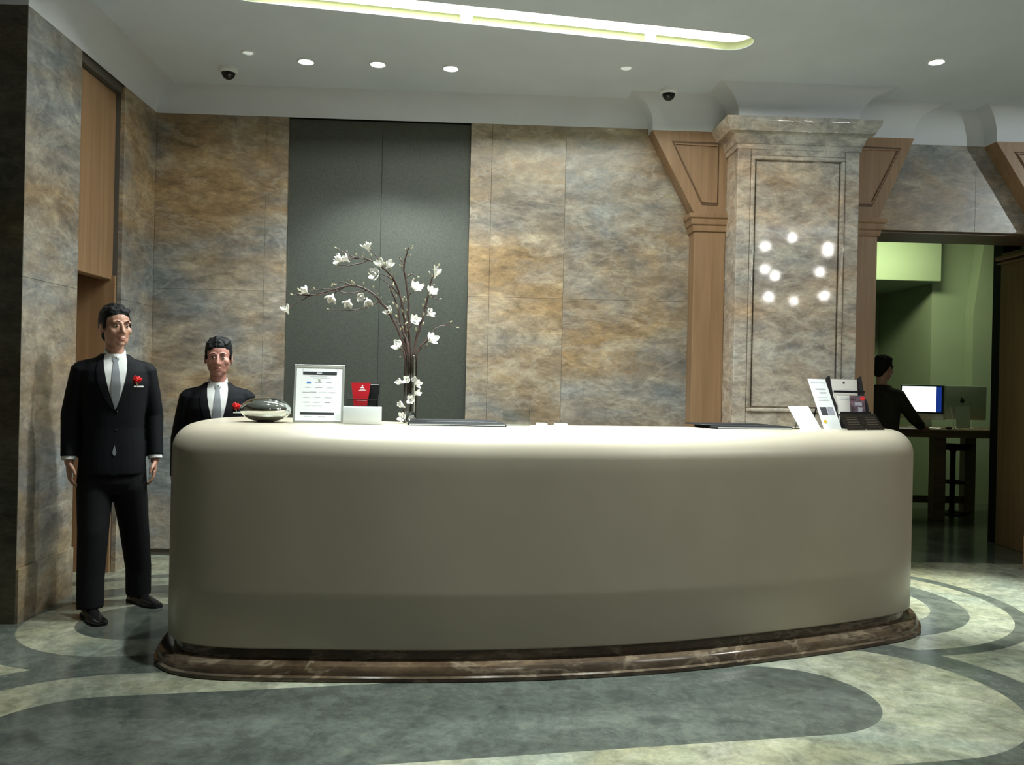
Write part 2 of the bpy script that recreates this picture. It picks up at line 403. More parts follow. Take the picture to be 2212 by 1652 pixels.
def dome(x, y, z, label):
    t = thing('dome_camera', label, 'camera', (x, y, z))
    B().lathe([(0.062, 0.0), (0.064, -0.02), (0.055, -0.032), (0.05, -0.034)], n=24).done('mount', 'white_plastic', t, 40)
    B().lathe([(0.049, -0.030), (0.047, -0.045), (0.036, -0.066), (0.018, -0.078), (0.004, -0.081)], n=24).done('dome_cover', 'lens_glass', t, 60)
dome(-1.81, 6.21, ZC, 'black dome security camera on the ceiling above the left marble panel')
dome(1.345, 6.33, ZC, 'black dome security camera on the ceiling beside the wooden bracket')

# curved cove between walls and ceiling
CP = [(-4.6, 4.85), (-2.5, 4.85), (-2.5, 6.75), (1.28, 6.75), (1.28, 6.58), (1.86, 6.58), (1.86, 6.30), (2.76, 6.30), (2.76, 6.58), (3.31, 6.58), (3.31, 6.75), (3.96, 6.75), (3.96, 6.58), (9, 6.58)]
ZB = [3.38, 3.38, 3.38, 3.325, 3.325, 3.325, 3.30, 3.30, 3.325, 3.325, 3.33, 3.325, 3.325]
def cove():
    b = B(); P = [Vector(p) for p in CP]; nn = []
    for a, c in zip(P, P[1:]):
        d = (c - a).normalized(); nn.append(Vector((d.y, -d.x)))
    offs = []
    for i in range(len(P)):
        if i == 0: m = nn[0]
        elif i == len(P) - 1: m = nn[-1]
        else: m = nn[i - 1] + nn[i]
        offs.append(m)
    for i in range(len(P) - 1):
        rings = []
        prof = [(0.0, ZB[i])] + [(0.2 * (1 - math.cos(t)), 3.38 + 0.17 * math.sin(t)) for t in (math.pi / 2 * k / 10 for k in range(11))]
        for o, z in prof:
            p, q = P[i] + offs[i] * o, P[i + 1] + offs[i + 1] * o
            rings.append([(p.x, p.y, z), (q.x, q.y, z)])
        b.quads(rings, closed=False)
    return b.done('trim_1', 'cove_paint', None, 35)
struct(cove(), 'pale curved cove running around the top of the walls')

# ------------------------------------------------------------------ walls
def slabs(parent, mat, cells, axis, face, depth, gap=0.0008, bevel=0.0006, name='marble_slab', index=None):
    """cells (a0,a1,z0,z1) on a wall; axis 'Y': faces -Y at y=face, axis 'X': faces +X at x=face"""
    for a0, a1, z0, z1 in cells:
        if axis == 'Y': lo, hi = (a0 + gap, face, z0 + gap), (a1 - gap, face + depth, z1 - gap)
        else: lo, hi = (face - depth, a0 + gap, z0 + gap), (face, a1 - gap, z1 - gap)
        o = B().box(lo, hi, bevel).done(name, mat, parent)
        o.pass_index = (1 if (axis == 'Y' and a0 > 0.6) else 0) if index is None else index
wb = B()
wb.box((-2.7, 6.80, 0), (3.03, 7.0, 3.56))
wall_back = wb.done('wall_back', 'joint'); struct(wall_back, 'back wall clad in grey and ochre marble slabs')
ZJ = 2.04
slabs(wall_back, 'wall_marble', [(-2.5, -1.665, 0.05, ZJ), (-2.5, -1.665, ZJ, 3.38), (-1.665, -1.5, 0.05, ZJ), (-1.665, -1.5, ZJ, 3.38),
      (-0.10, 0.065, 0.05, ZJ), (-0.10, 0.065, ZJ, 3.38), (0.065, 0.64, 0.05, ZJ), (0.065, 0.64, ZJ, 3.38), (0.64, 1.66, 0.05, ZJ), (0.64, 1.66, ZJ, 3.38)], 'Y', 6.75, 0.05)
slabs(wall_back, 'fabric_panel', [(-1.5, -0.785, 0.05, 3.38), (-0.785, -0.10, 0.05, 3.38)], 'Y', 6.785, 0.015, 0.0012, 0.001, 'fabric_panel')
bb = B().box((-2.49, 6.765, 0), (1.6, 6.80, 0.05)).done('baseboard_back', 'joint'); struct(bb, 'dark recessed base of the back wall')
# left wall: marble pier, door niche, marble strip
wl = B(); wl.box((-2.9, 4.90, 0), (-2.53, 5.50, 3.56)); wl.box((-2.9, 6.16, 0), (-2.53, 6.80, 3.56)); wl.box((-2.9, 5.50, 2.06), (-2.64, 6.16, 3.56))
wl.box((-4.6, 4.90, 0), (-2.9, 5.1, 3.56)); wl.box((-2.9, 5.50, 3.33), (-2.52, 6.16, 3.56))
wall_left = wl.done('wall_left', 'joint'); struct(wall_left, 'left wall of marble slabs with a wooden door niche')
slabs(wall_left, 'wall_marble', [(4.853, 5.50, 0.30, 1.9), (4.853, 5.50, 1.9, 3.38), (6.16, 6.75, 0.0, 1.9), (6.16, 6.75, 1.9, 3.38)], 'X', -2.50, 0.05)
slabs(wall_left, 'wall_marble', [(4.853, 5.50, 0.0, 0.30)], 'X', -2.488, 0.06)
slabs(wall_left, 'pier_marble_shaded', [(-3.5, -2.5, 0.0, 1.9), (-3.5, -2.5, 1.9, 3.38), (-4.6, -3.5, 0.0, 1.9), (-4.6, -3.5, 1.9, 3.38)], 'Y', 4.85, 0.05)  # front face slabs carry their shade as a darker stone colour
d1 = B().box((-2.86, 5.5, 0), (-2.80, 6.16, 2.06), 0.003).done('door_1', 'wood'); struct(d1, 'plain wooden door recessed in the left wall')
B().box((-2.80, 5.502, 0), (-2.55, 5.53, 2.06)).done('jamb', 'wood', d1)
B().box((-2.80, 6.135, 0), (-2.535, 6.158, 2.06)).done('jamb', 'wood', d1)
B().box((-2.80, 6.126, 0), (-2.788, 6.135, 2.06)).done('door_gap', 'groove', d1)
B().box((-2.799, 5.53, 2.035), (-2.785, 5.62, 2.05)).done('closer', 'aluminium', d1)
h = B().box((-2.638, 5.503, 2.03), (-2.56, 6.157, 3.325), 0.004).done('overdoor_panel', 'wood', d1)
# enclosing lobby walls, behind and beside the camera
struct(B().box((-4.8, -5, 0), (-4.6, 5.0, 3.56)).done('wall_lobby_left', 'wall_marble'), 'marble wall at the far left of the lobby')
struct(B().box((-4.8, -5.2, 0), (9.2, -5, 3.56)).done('wall_front', 'wall_marble'), 'marble wall of the lobby opposite the desk')
struct(B().box((9, -5, 0), (9.2, 6.9, 3.56)).done('wall_right', 'wall_marble'), 'marble wall at the right side of the lobby')

# ------------------------------------------------------------------ marble pillar
def usweep(x0, x1, yf, yb, prof):
    """profile (out, z) carried round left side, front and right side of a block"""
    b = B(); rings = []
    for o, z in prof:
        rings.append([(x0 - o, yb, z), (x0 - o, yf - o, z), (x1 + o, yf - o, z), (x1 + o, yb, z)])
    return b.quads(rings, cap=(True, True))
PX0, PX1, PY = 1.86, 2.76, 6.30
pil = thing('marble_pillar', 'square polished marble pillar with moulded cornice and framed front panel', 'pillar', (0, 0, 0))
B().box((PX0, PY + 0.012, 0), (PX1, 6.80, 3.31), 0.004).done('shaft', 'pillar_marble', pil)
fx0, fx1, fz0, fz1 = 1.985, 2.625, 1.235, 3.05
fb = lambda lo, hi: B().box(lo, hi, 0.004).done('frame_border', 'pillar_marble', pil)
fb((PX0 - 0.002, PY - 0.008, 0.30), (fx0 - 0.03, PY + 0.02, 3.16)); fb((fx1 + 0.03, PY - 0.008, 0.30), (PX1 + 0.002, PY + 0.02, 3.16))
fb((fx0 - 0.028, PY - 0.008, fz1 + 0.03), (fx1 + 0.028, PY + 0.02, 3.16)); fb((fx0 - 0.028, PY - 0.008, 0.30), (fx1 + 0.028, PY + 0.02, fz0 - 0.03))
for lo, hi in (((fx0 - 0.028, PY - 0.018, fz0), (fx0, PY + 0.02, fz1)), ((fx1, PY - 0.018, fz0), (fx1 + 0.028, PY + 0.02, fz1)),
               ((fx0 - 0.028, PY - 0.018, fz1), (fx1 + 0.028, PY + 0.02, fz1 + 0.028)), ((fx0 - 0.028, PY - 0.018, fz0 - 0.028), (fx1 + 0.028, PY + 0.02, fz0))):
    B().box(lo, hi, 0.007, 2).done('moulding', 'pillar_marble', pil, 40)
B().box((fx0 + 0.012, PY - 0.001, fz0 + 0.012), (fx1 - 0.012, PY + 0.02, fz1 - 0.012), 0.003).done('front_panel', 'pillar_marble', pil)
usweep(PX0, PX1, PY, 6.80, [(0, 0), (0.03, 0), (0.03, 0.22), (0.015, 0.27), (0.0, 0.30)]).done('base', 'pillar_marble', pil, 35)
cp = [(0, 3.12), (0.012, 3.125), (0.014, 3.16), (0.022, 3.165), (0.028, 3.18)]
cp += [(0.03 + 0.055 * (1 - math.cos(t)), 3.185 + 0.055 * math.sin(t)) for t in (math.pi / 2 * k / 6 for k in range(7))]
cp += [(0.088, 3.255), (0.10, 3.275), (0.112, 3.29), (0.118, 3.31), (0.118, 3.335), (0, 3.335)]
usweep(PX0, PX1, PY, 6.80, cp).done('cornice', 'pillar_marble', pil, 30)

# ------------------------------------------------------------------ wooden pilasters and brackets
def pilaster(label, x0, x1, flare_l, flare_r, mould, yf=6.58):
    t = thing('wood_pilaster', label, 'pilaster', (0, 0, 0))
    B().box((x0, yf, 0), (x1, 6.749, 2.58), 0.004).done('shaft', 'wood', t)
    usweep(x0, x1, yf, 6.749, [(0, 0), (0.022, 0), (0.022, 0.24), (0.008, 0.27), (0, 0.27)]).done('base', 'wood', t, 35)
    usweep(x0, x1, yf, 6.749, [(0, 2.56), (0.012, 2.565), (0.018, 2.59), (0.018, 2.605), (0.03, 2.615), (0.034, 2.64), (0.034, 2.655), (0.048, 2.665), (0.052, 2.685), (0.052, 2.695), (0, 2.695)]).done('capital', 'wood', t, 35)
    P = [(x0, 2.69), (x1, 2.69), (x1 + flare_r, 3.325), (x0 - flare_l, 3.325)]
    B().poly_prism(P, lambda p: (p[0], yf, p[1]), lambda p: (p[0], 6.749, p[1])).done('bracket', 'wood', t)
    c = Vector((sum(p[0] for p in mould) / 4, sum(p[1] for p in mould) / 4))
    for k in range(4):                       # moulded frame set on the bracket
        p, q = Vector(mould[k]), Vector(mould[(k + 1) % 4])
        def ins(v, d):
            return v + (c - v).normalized() * d
        a = [p, q, ins(q, 0.022), ins(p, 0.022)]
        B().poly_prism([(v.x, v.y) for v in a], lambda s: (s[0], yf - 0.004, s[1]), lambda s: (s[0], yf + 0.004, s[1])).done('groove', 'groove', t)
        a = [ins(p, 0.022), ins(q, 0.022), ins(q, 0.036), ins(p, 0.036)]
        B().poly_prism([(v.x, v.y) for v in a], lambda s: (s[0], yf - 0.012, s[1]), lambda s: (s[0], yf + 0.004, s[1])).done('moulding', 'wood', t)
    return t
pilaster('brown wooden pilaster with flared bracket between marble slabs and marble pillar', 1.62, 1.859, 0.34, 0.0, [(1.43, 3.245), (1.795, 3.245), (1.795, 2.765), (1.67, 2.765)])
pilaster('brown wooden pilaster with flared bracket at the pillar side of the doorway', 2.761, 3.04, 0.0, 0.27, [(2.85, 3.255), (3.21, 3.25), (2.99, 2.79), (2.85, 2.79)])
pilaster('brown wooden pilaster with flared bracket at the far side of the doorway', 4.37, 4.75, 0.41, 0.0, [(4.10, 3.25), (4.69, 3.25), (4.69, 2.79), (4.40, 2.79)])
# lintel over the doorway, jamb wall, wall further right
wp = B().box((3.03, 6.78, 2.655), (4.9, 7.22, 3.56)).done('wall_portal', 'joint'); struct(wp, 'marble lintel over the opening to the side room')
slabs(wp, 'wall_marble', [(2.95, 3.90, 2.65, 3.332), (3.90, 4.80, 2.65, 3.33)], 'Y', 6.75, 0.04)
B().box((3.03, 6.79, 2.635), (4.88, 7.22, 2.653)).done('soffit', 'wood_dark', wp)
wj = B().box((4.76, 6.82, 0), (4.95, 7.80, 2.66), 0.004).done('wall_jamb', 'wood'); struct(wj, 'wood clad side of the opening to the side room')
B().box((4.725, 6.83, 2.555), (4.77, 7.82, 2.575), 0.006).done('moulding', 'wood', wj); B().box((4.71, 6.83, 2.59), (4.77, 7.82, 2.63), 0.01).done('moulding', 'wood', wj)
B().box((4.78, 7.801, 0), (4.95, 7.95, 3.2)).done('jamb_end_shade', 'black_matte', wj)  # black strip standing in for the shadow at the jamb's inner edge
struct(B().box((4.751, 6.80, 0), (9, 7.0, 3.56)).done('wall_back_right', 'wall_marble'), 'marble wall to the right of the side room opening')
struct(B().box((3.02, 6.82, 0), (3.06, 7.22, 2.65)).done('trim_2', 'wood'), 'wooden reveal of the side room opening')

# ------------------------------------------------------------------ side room shell
struct(B().box((2.9, 12.2, 0), (7.7, 12.3, 3.3)).done('wall_side_room_back', 'green_wall'), 'green lit back wall of the side room')
struct(B().box((2.9, 7.22, 0), (3.0, 12.2, 3.3)).done('wall_side_room_left', 'green_wall'), 'left wall of the side room')
struct(B().box((7.6, 7.0, 0), (7.7, 12.2, 3.3)).done('wall_side_room_right', 'green_wall'), 'right wall of the side room')
struct(B().box((4.95, 7.4, 0), (7.6, 7.5, 3.3)).done('wall_side_room_front', 'green_wall'), 'front wall of the side room')
struct(B().box((2.9, 7.22, 3.25), (7.7, 12.3, 3.35)).done('ceiling_side_room', 'green_wall'), 'ceiling of the side room')
bk = B().box((3.0, 10.5, 2.74), (5.66, 12.2, 3.249), 0.006).done('trim_3', 'green_wall'); struct(bk, 'bright green lit bulkhead under the side room ceiling')
B().lathe([(0.03, 0), (0.03, -0.008), (0.01, -0.012)], (4.9, 10.7, 2.738), 16).done('recessed_lamp', 'lamp_dim', bk)
col = B(); prof = [(5.68, 0), (6.12, 0), (6.10, 2.34), (6.22, 3.25), (5.68, 3.25)]
col.poly_prism(prof, lambda p: (p[0], 10.75, p[1]), lambda p: (p[0], 12.19, p[1]))
struct(col.done('trim_4', 'green_wall'), 'green lit wall projection beside the bulkhead')
c2 = B(); c2.poly_prism([(6.121, 0), (6.6, 0), (6.6, 3.25), (6.221, 3.25), (6.101, 2.34)], lambda p: (p[0], 10.55, p[1]), lambda p: (p[0], 12.19, p[1]))
struct(c2.done('trim_5', 'green_wall'), 'second grey green wall projection at the right')
struct(B().box((3.0, 12.17, 0), (5.68, 12.2, 0.12)).done('baseboard_side_room', 'white_plastic'), 'pale skirting board of the side room')
#@@OBJECTS@@
# ------------------------------------------------------------------ reception desk
DH = 1.15
DP = [(-1.53, 4.55), (-1.45, 4.22), (-1.22, 4.06), (-0.7, 4.03), (-0.1, 4.04), (0.45, 4.10), (1.0, 4.22), (1.6, 4.43), (2.1, 4.64), (2.42, 4.82), (2.56, 5.02), (2.61, 5.25), (2.50, 5.43), (2.2, 5.43), (1.6, 5.22), (0.9, 5.0), (0.2, 4.9), (-0.4, 4.93), (-0.9, 5.10), (-1.2, 5.22), (-1.43, 5.14), (-1.53, 4.9)]
DK = catmull([(x, y, 0) for x, y in DP], 8, True)
DN = []
for i in range(len(DK)):
    d = (DK[(i + 1) % len(DK)] - DK[i - 1]).normalized(); DN.append(Vector((d.y, -d.x, 0)))
desk = thing('reception_desk', 'long curved glossy cream reception desk with rounded edges on a marble plinth', 'desk', (0.5, 4.7, 0))
DO = Vector((0.5, 4.7, 0))
def ring(o, z): return [p + n * o + Vector((0, 0, z)) - DO for p, n in zip(DK, DN)]
rr = 0.13
rings = [ring(-0.01, 0.13), ring(0, 0.14)] + [ring(0, z) for z in (0.4, 0.7, 0.95)]
rings += [ring(-rr * (1 - math.cos(t)), DH - rr + rr * math.sin(t)) for t in (math.pi / 2 * k / 12 for k in range(13))]
B().quads(rings).done('body', 'desk_white', desk, 50)
B().quads([ring(0.055, 0.0), ring(0.06, 0.006), ring(0.06, 0.022), ring(0.046, 0.028), ring(0.044, 0.052), ring(0.034, 0.068), ring(0.012, 0.078), ring(-0.03, 0.084), ring(-0.035, 0.129)]).done('plinth', 'plinth_marble', desk, 30)

# ------------------------------------------------------------------ things on the desk
def printed(parent, mat, x0, x1, z0, z1, y, name='print'):
    return B().box((x0, y - 0.0006, z0), (x1, y + 0.0002, z1)).done(name, mat, parent)
t = thing('chrome_ornament', 'mirror polished oval chrome ornament at the left end of the desk', 'ornament', (-1.085, 4.50, DH), R(6))
b = B(); b.ell((0, 0, 0.064), (0.128, 0.10, 0.064), u=48, v=28); b.done('shell', 'chrome', t, 180)
B().lathe([(0.045, 0), (0.045, 0.004), (0.03, 0.007)], n=24).done('foot', 'black_gloss', t)

t = thing('notice_frame', 'silver framed white notice with two black bands standing on the desk', 'sign', (-0.825, 4.53, DH), R(5))
lean = Euler((R(-11), 0, 0)).to_matrix().to_4x4()
def leanbox(lo, hi, name, mat, bev=0.0, par=t, M=lean):
    b = B().box(lo, hi, bev); bmesh.ops.transform(b.bm, matrix=M, verts=b.bm.verts); return b.done(name, mat, par)
fw_, fh_ = 0.128, 0.305
for lo, hi in (((-fw_, -0.006, 0), (-fw_ + 0.012, 0.012, fh_)), ((fw_ - 0.012, -0.006, 0), (fw_, 0.012, fh_)), ((-fw_ + 0.012, -0.006, fh_ - 0.012), (fw_ - 0.012, 0.012, fh_)), ((-fw_ + 0.012, -0.006, 0), (fw_ - 0.012, 0.012, 0.012))):
    leanbox(lo, hi, 'frame', 'aluminium', 0.002)
sh = leanbox((-fw_ + 0.011, 0.0, 0.011), (fw_ - 0.011, 0.008, fh_ - 0.011), 'sheet', 'paper')
leanbox((-0.085, -0.0012, 0.252), (0.088, 0.001, 0.268), 'black_band', 'ink', par=t)
leanbox((-0.092, -0.0012, 0.042), (0.080, 0.001, 0.054), 'black_band', 'ink', par=t)
leanbox((-0.015, -0.0018, 0.2575), (0.012, 0.0, 0.2635), 'heading', 'ink_light', par=t)
leanbox((-0.064, -0.0012, 0.206), (-0.043, 0.001, 0.216), 'blue_logo', 'ink_blue', par=t)
rnd = random.Random(4)
for z, xs in ((0.242, (-0.05,)), (0.234, (-0.035,)), (0.210, (-0.02, 0.035)), (0.184, (-0.075, -0.02, 0.04)), (0.158, (-0.085, -0.045, 0.0, 0.05)), (0.132, (-0.08, -0.022, 0.03)), (0.106, (-0.08, -0.025, 0.03)), (0.088, (-0.07,)), (0.030, (-0.07, 0.0))):
    for x in xs:
        wd = rnd.uniform(0.028, 0.04) if len(xs) > 1 else 0.09
        leanbox((x, -0.0010, z), (x + wd, 0.001, z + rnd.choice((0.003, 0.0045))), 'print_line', rnd.choice(('ink_grey', 'ink_light')), par=t)
for x in (-0.088, 0.09): leanbox((x, -0.0012, 0.262), (x + 0.004, 0.001, 0.285), 'corner_mark', 'ink_light', par=t)
B().tube([(0, 0.04, fh_ * 0.75), (0, 0.12, 0.004)], 0.006, 8).done('easel_leg', 'aluminium', t)

t = thing('leaflet_box', 'low white brushed metal box carrying an acrylic card holder', 'box', (-0.592, 4.50, DH), R(4))
B().box((-0.096, -0.05, 0), (0.096, 0.05, 0.089), 0.004, 2).done('box_body', 'brushed', t, 40)
t = thing('acrylic_holder', 'clear acrylic leaflet holder on the white box', 'holder', (-0.592, 4.50, DH + 0.089), R(4))
for lo, hi, m in (((-0.078, -0.030, 0), (0.078, -0.026, 0.04), 'acrylic'), ((-0.078, -0.026, 0), (0.078, 0.03, 0.004), 'acrylic'), ((-0.078, 0.026, 0.004), (0.078, 0.03, 0.035), 'acrylic'),
                  ((-0.080, -0.030, 0), (-0.076, 0.03, 0.063), 'acrylic_edge'), ((0.076, -0.030, 0), (0.080, 0.03, 0.063), 'acrylic_edge'), ((-0.076, -0.031, 0.036), (0.076, -0.026, 0.041), 'acrylic_edge')):
    B().box(lo, hi).done('acrylic_panel', m, t)
t = thing('red_leaflet', 'deep red folder with white crest in the acrylic holder', 'folder', (-0.60, 4.50, DH + 0.094), R(4))
P = [(-0.037, 0), (0.03, 0), (0.046, 0.118), (-0.052, 0.118)]
B().poly_prism(P, lambda p: (p[0], -0.012 + p[1] * 0.06, p[1]), lambda p: (p[0], 0.0 + p[1] * 0.06, p[1])).done('cover', 'red_card', t)
for x0, x1, z0, z1 in ((-0.020, 0.020, 0.075, 0.079), (-0.012, 0.014, 0.082, 0.0865), (-0.008, 0.009, 0.090, 0.095), (-0.003, 0.004, 0.098, 0.106), (-0.026, 0.024, 0.026, 0.0275)):
    B().box((x0 + 0.004, -0.0128 + z0 * 0.06, z0), (x1 + 0.004, -0.011 + z0 * 0.06, z1)).done('crest_mark', 'paper', t)
t = thing('black_leaflet', 'black leaflet behind the red folder', 'folder', (-0.555, 4.518, DH + 0.094), R(4))
B().box((-0.04, 0, 0), (0.045, 0.006, 0.116), 0.001).done('cover', 'black_matte', t)
B().box((-0.036, -0.001, 0.108), (0.041, 0.001, 0.111)).done('edge_line', 'ink_grey', t)

def pad(name, label, x, y, w, d, rz, zoff=0, group=None, th=0.014):
    t = thing(name, label, 'desk pad', (x, y, DH + zoff), rz, group)
    B().box((-w / 2, -d / 2, 0), (w / 2, d / 2, th), 0.003).done('cover', 'black_matte', t)
    B().box((-w / 2 + 0.006, -d / 2 - 0.0008, th * 0.32), (w / 2 - 0.006, -d / 2 + 0.004, th * 0.62)).done('page_edge', 'ink_grey', t)
    B().box((-w / 2 + 0.01, -d / 2 + 0.01, th), (w / 2 - 0.01, d / 2 - 0.01, th + 0.0015)).done('sheet', 'black_matte', t)
    return t
pad('writing_pad', 'wide black leather writing pad beside the glass vase', -0.115, 4.62, 0.505, 0.30, R(5))
pad('writing_folder', 'slim black folder lying on the writing pad beside the vase', -0.13, 4.66, 0.46, 0.22, R(4.4), 0.0156, None, 0.006)
pad('writing_pad', 'black leather writing pad between the clear stand and the white card', 1.515, 4.92, 0.48, 0.26, R(14))
pad('writing_folder', 'thin black folder resting on the pad next to the white card', 1.43, 4.95, 0.44, 0.2, R(14), 0.0156, None, 0.006)

t = thing('acrylic_sign_stand', 'empty clear acrylic sign stand on the middle of the desk', 'stand', (0.205, 4.66, DH), R(8))
B().box((-0.072, -0.004, 0), (0.072, 0.004, 0.082)).done('clear_panel', 'acrylic', t)
B().box((-0.072, -0.0045, 0.082), (0.072, 0.0045, 0.0845)).done('top_edge', 'acrylic_edge', t)
B().box((0.072, -0.0045, 0), (0.0745, 0.0045, 0.0845)).done('side_edge', 'acrylic_edge', t)
B().box((-0.072, -0.03, 0), (0.072, 0.04, 0.003)).done('foot', 'acrylic', t)
for k, (x, y, w) in enumerate(((0.345, 4.70, 0.05), (0.45, 4.715, 0.055))):
    b = B()
    for q in range(4): b.box((-w / 2 + 0.001 * q, -0.04, 0.0035 * q), (w / 2, 0.04 - 0.001 * q, 0.0035 * q + 0.003))
    tag(b.done('card_stack', 'paper_warm', None, loc=(x, y, DH), rot=(0, 0, R(8 + 5 * k))), ('little stack of pale cards next to the clear stand', 'little stack of pale cards away from the clear stand')[k], 'cards')

# right end: leaning cards that face the entrance on the right
def leaner(name, label, cat, x, y, rz, lean, z=0.0):
    t = thing(name, label, cat, (x, y, DH + z), rz)
    M = Euler((-lean, 0, 0)).to_matrix().to_4x4()
    def lb(lo, hi, nm, mat, bev=0.0):
        b = B().box(lo, hi, bev); bmesh.ops.transform(b.bm, matrix=M, verts=b.bm.verts); return b.done(nm, mat, t)
    return t, lb
RZ = R(40)
t, lb = leaner('white_card', 'small blank white card leaning back at the right end of the desk', 'sign', 1.915, 4.93, RZ, R(33))
lb((-0.112, 0, 0), (0.112, 0.003, 0.155), 'card', 'paper')
lb((0.045, -0.0008, 0.112), (0.085, 0.001, 0.115), 'print_line', 'ink_light'); lb((0.055, -0.0008, 0.094), (0.092, 0.001, 0.0965), 'print_line', 'ink_light')
B().box((-0.10, 0.05, 0), (0.10, 0.10, 0.003)).done('foot', 'acrylic', t)
B().tube([(0, 0.075, 0.112), (0, 0.10, 0.003)], 0.004, 6).done('strut', 'acrylic_edge', t)
t, lb = leaner('leaflet_board', 'tall white printed leaflet board with two grey pictures leaning on the desk', 'sign', 2.085, 5.03, RZ, R(21))
lb((-0.100, 0, 0), (0.100, 0.004, 0.312), 'board', 'paper')
lb((-0.085, -0.0008, 0.287), (0.085, 0.001, 0.296), 'header_band', 'ink_light')
for x0, x1, z in ((-0.055, 0.06, 0.243), (-0.02, 0.06, 0.220)): lb((x0, -0.0008, z), (x1, 0.001, z + 0.009), 'heading', 'ink_grey')
for z in (0.195, 0.185, 0.175): lb((-0.06, -0.0008, z), (0.06, 0.001, z + 0.0025), 'print_line', 'ink_light')
lb((-0.075, -0.001, 0.085), (-0.003, 0.001, 0.135), 'dark_picture', 'photo_dark'); lb((0.004, -0.001, 0.085), (0.078, 0.001, 0.135), 'pale_picture', 'photo_light')
lb((-0.08, -0.001, 0.035), (-0.05, 0.001, 0.055), 'yellow_mark', 'ink_yellow')
B().tube([(0, 0.085, 0.21), (0, 0.14, 0.003)], 0.005, 6).done('strut', 'black_matte', t)
t = thing('brochure_rack', 'black brochure rack behind the leaflet board', 'rack', (2.26, 5.20, DH), R(12))
side = [(-0.05, 0.0), (0.09, 0.0), (0.10, 0.30), (0.07, 0.315), (0.03, 0.19), (0.0, 0.15)]
for x in (-0.105, 0.115):
    B().poly_prism(side, lambda p: (x - 0.004, p[0], p[1]), lambda p: (x + 0.004, p[0], p[1])).done('side_panel', 'black_matte', t)
B().box((-0.101, -0.05, 0), (0.111, 0.09, 0.006)).done('floor_panel', 'black_matte', t)
B().box((-0.101, 0.088, 0), (0.111, 0.094, 0.235)).done('back_panel', 'black_matte', t)
B().box((-0.101, 0.02, 0.212), (0.111, 0.028, 0.226)).done('rail', 'black_matte', t)
B().box((-0.101, -0.045, 0.0), (0.111, -0.041, 0.10)).done('front_lip', 'black_matte', t)
def sheet(name, label, M, w, h, mat, prints):
    t = thing(name, label, 'brochure', M[0], M[1])
    Q = Euler((-R(8), 0, 0)).to_matrix().to_4x4()
    def lb(lo, hi, nm, mt):
        b = B().box(lo, hi); bmesh.ops.transform(b.bm, matrix=Q, verts=b.bm.verts); b.done(nm, mt, t)
    lb((-w / 2, 0, 0), (w / 2, 0.003, h), 'cover', mat)
    for x0, x1, z0, z1, mt in prints: lb((x0, -0.0008, z0), (x1, 0.001, z1), 'print', mt)
sheet('brochure', 'cream brochure with a small dark emblem standing in the back of the black rack', ((2.255, 5.245, DH + 0.008), R(12)), 0.19, 0.29, 'paper_warm', [(-0.005, 0.008, 0.262, 0.276, 'ink'), (-0.06, 0.06, 0.225, 0.228, 'ink_light')])
sheet('brochure', 'half height cream brochure standing in the front of the black rack', ((2.235, 5.195, DH + 0.008), R(12)), 0.10, 0.195, 'paper_warm', [(-0.03, 0.035, 0.165, 0.168, 'ink_light'), (-0.03, 0.03, 0.175, 0.178, 'ink_light')])
sheet('brochure', 'plum coloured picture brochure with a red dot in the black rack', ((2.308, 5.185, DH + 0.008), R(12)), 0.105, 0.19, 'photo_plum', [(0.022, 0.050, 0.162, 0.186, 'red_flower'), (-0.02, 0.03, 0.13, 0.148, 'photo_light'), (0.0, 0.03, 0.08, 0.12, 'photo_light')])
for k, (x, y) in enumerate(((2.185, 4.93), (2.325, 4.995))):
    t, lb = leaner('menu_card', ('dark brown printed card leaning in front of the leaflet board', 'dark brown printed card leaning at the outer end of the desk')[k], 'menu', x, y, R(26), R(38))
    lb((-0.074, 0, 0), (0.074, 0.004, 0.115), 'card', 'menu_brown')
    for q in range(5): lb((-0.05 + 0.004 * q, -0.0008, 0.02 + 0.017 * q), (0.055 - 0.006 * (q % 2), 0.001, 0.0235 + 0.017 * q), 'print_line', 'menu_print')
    B().tube([(0, 0.055, 0.07), (0, 0.085, 0.003)], 0.004, 6).done('strut', 'black_matte', t)

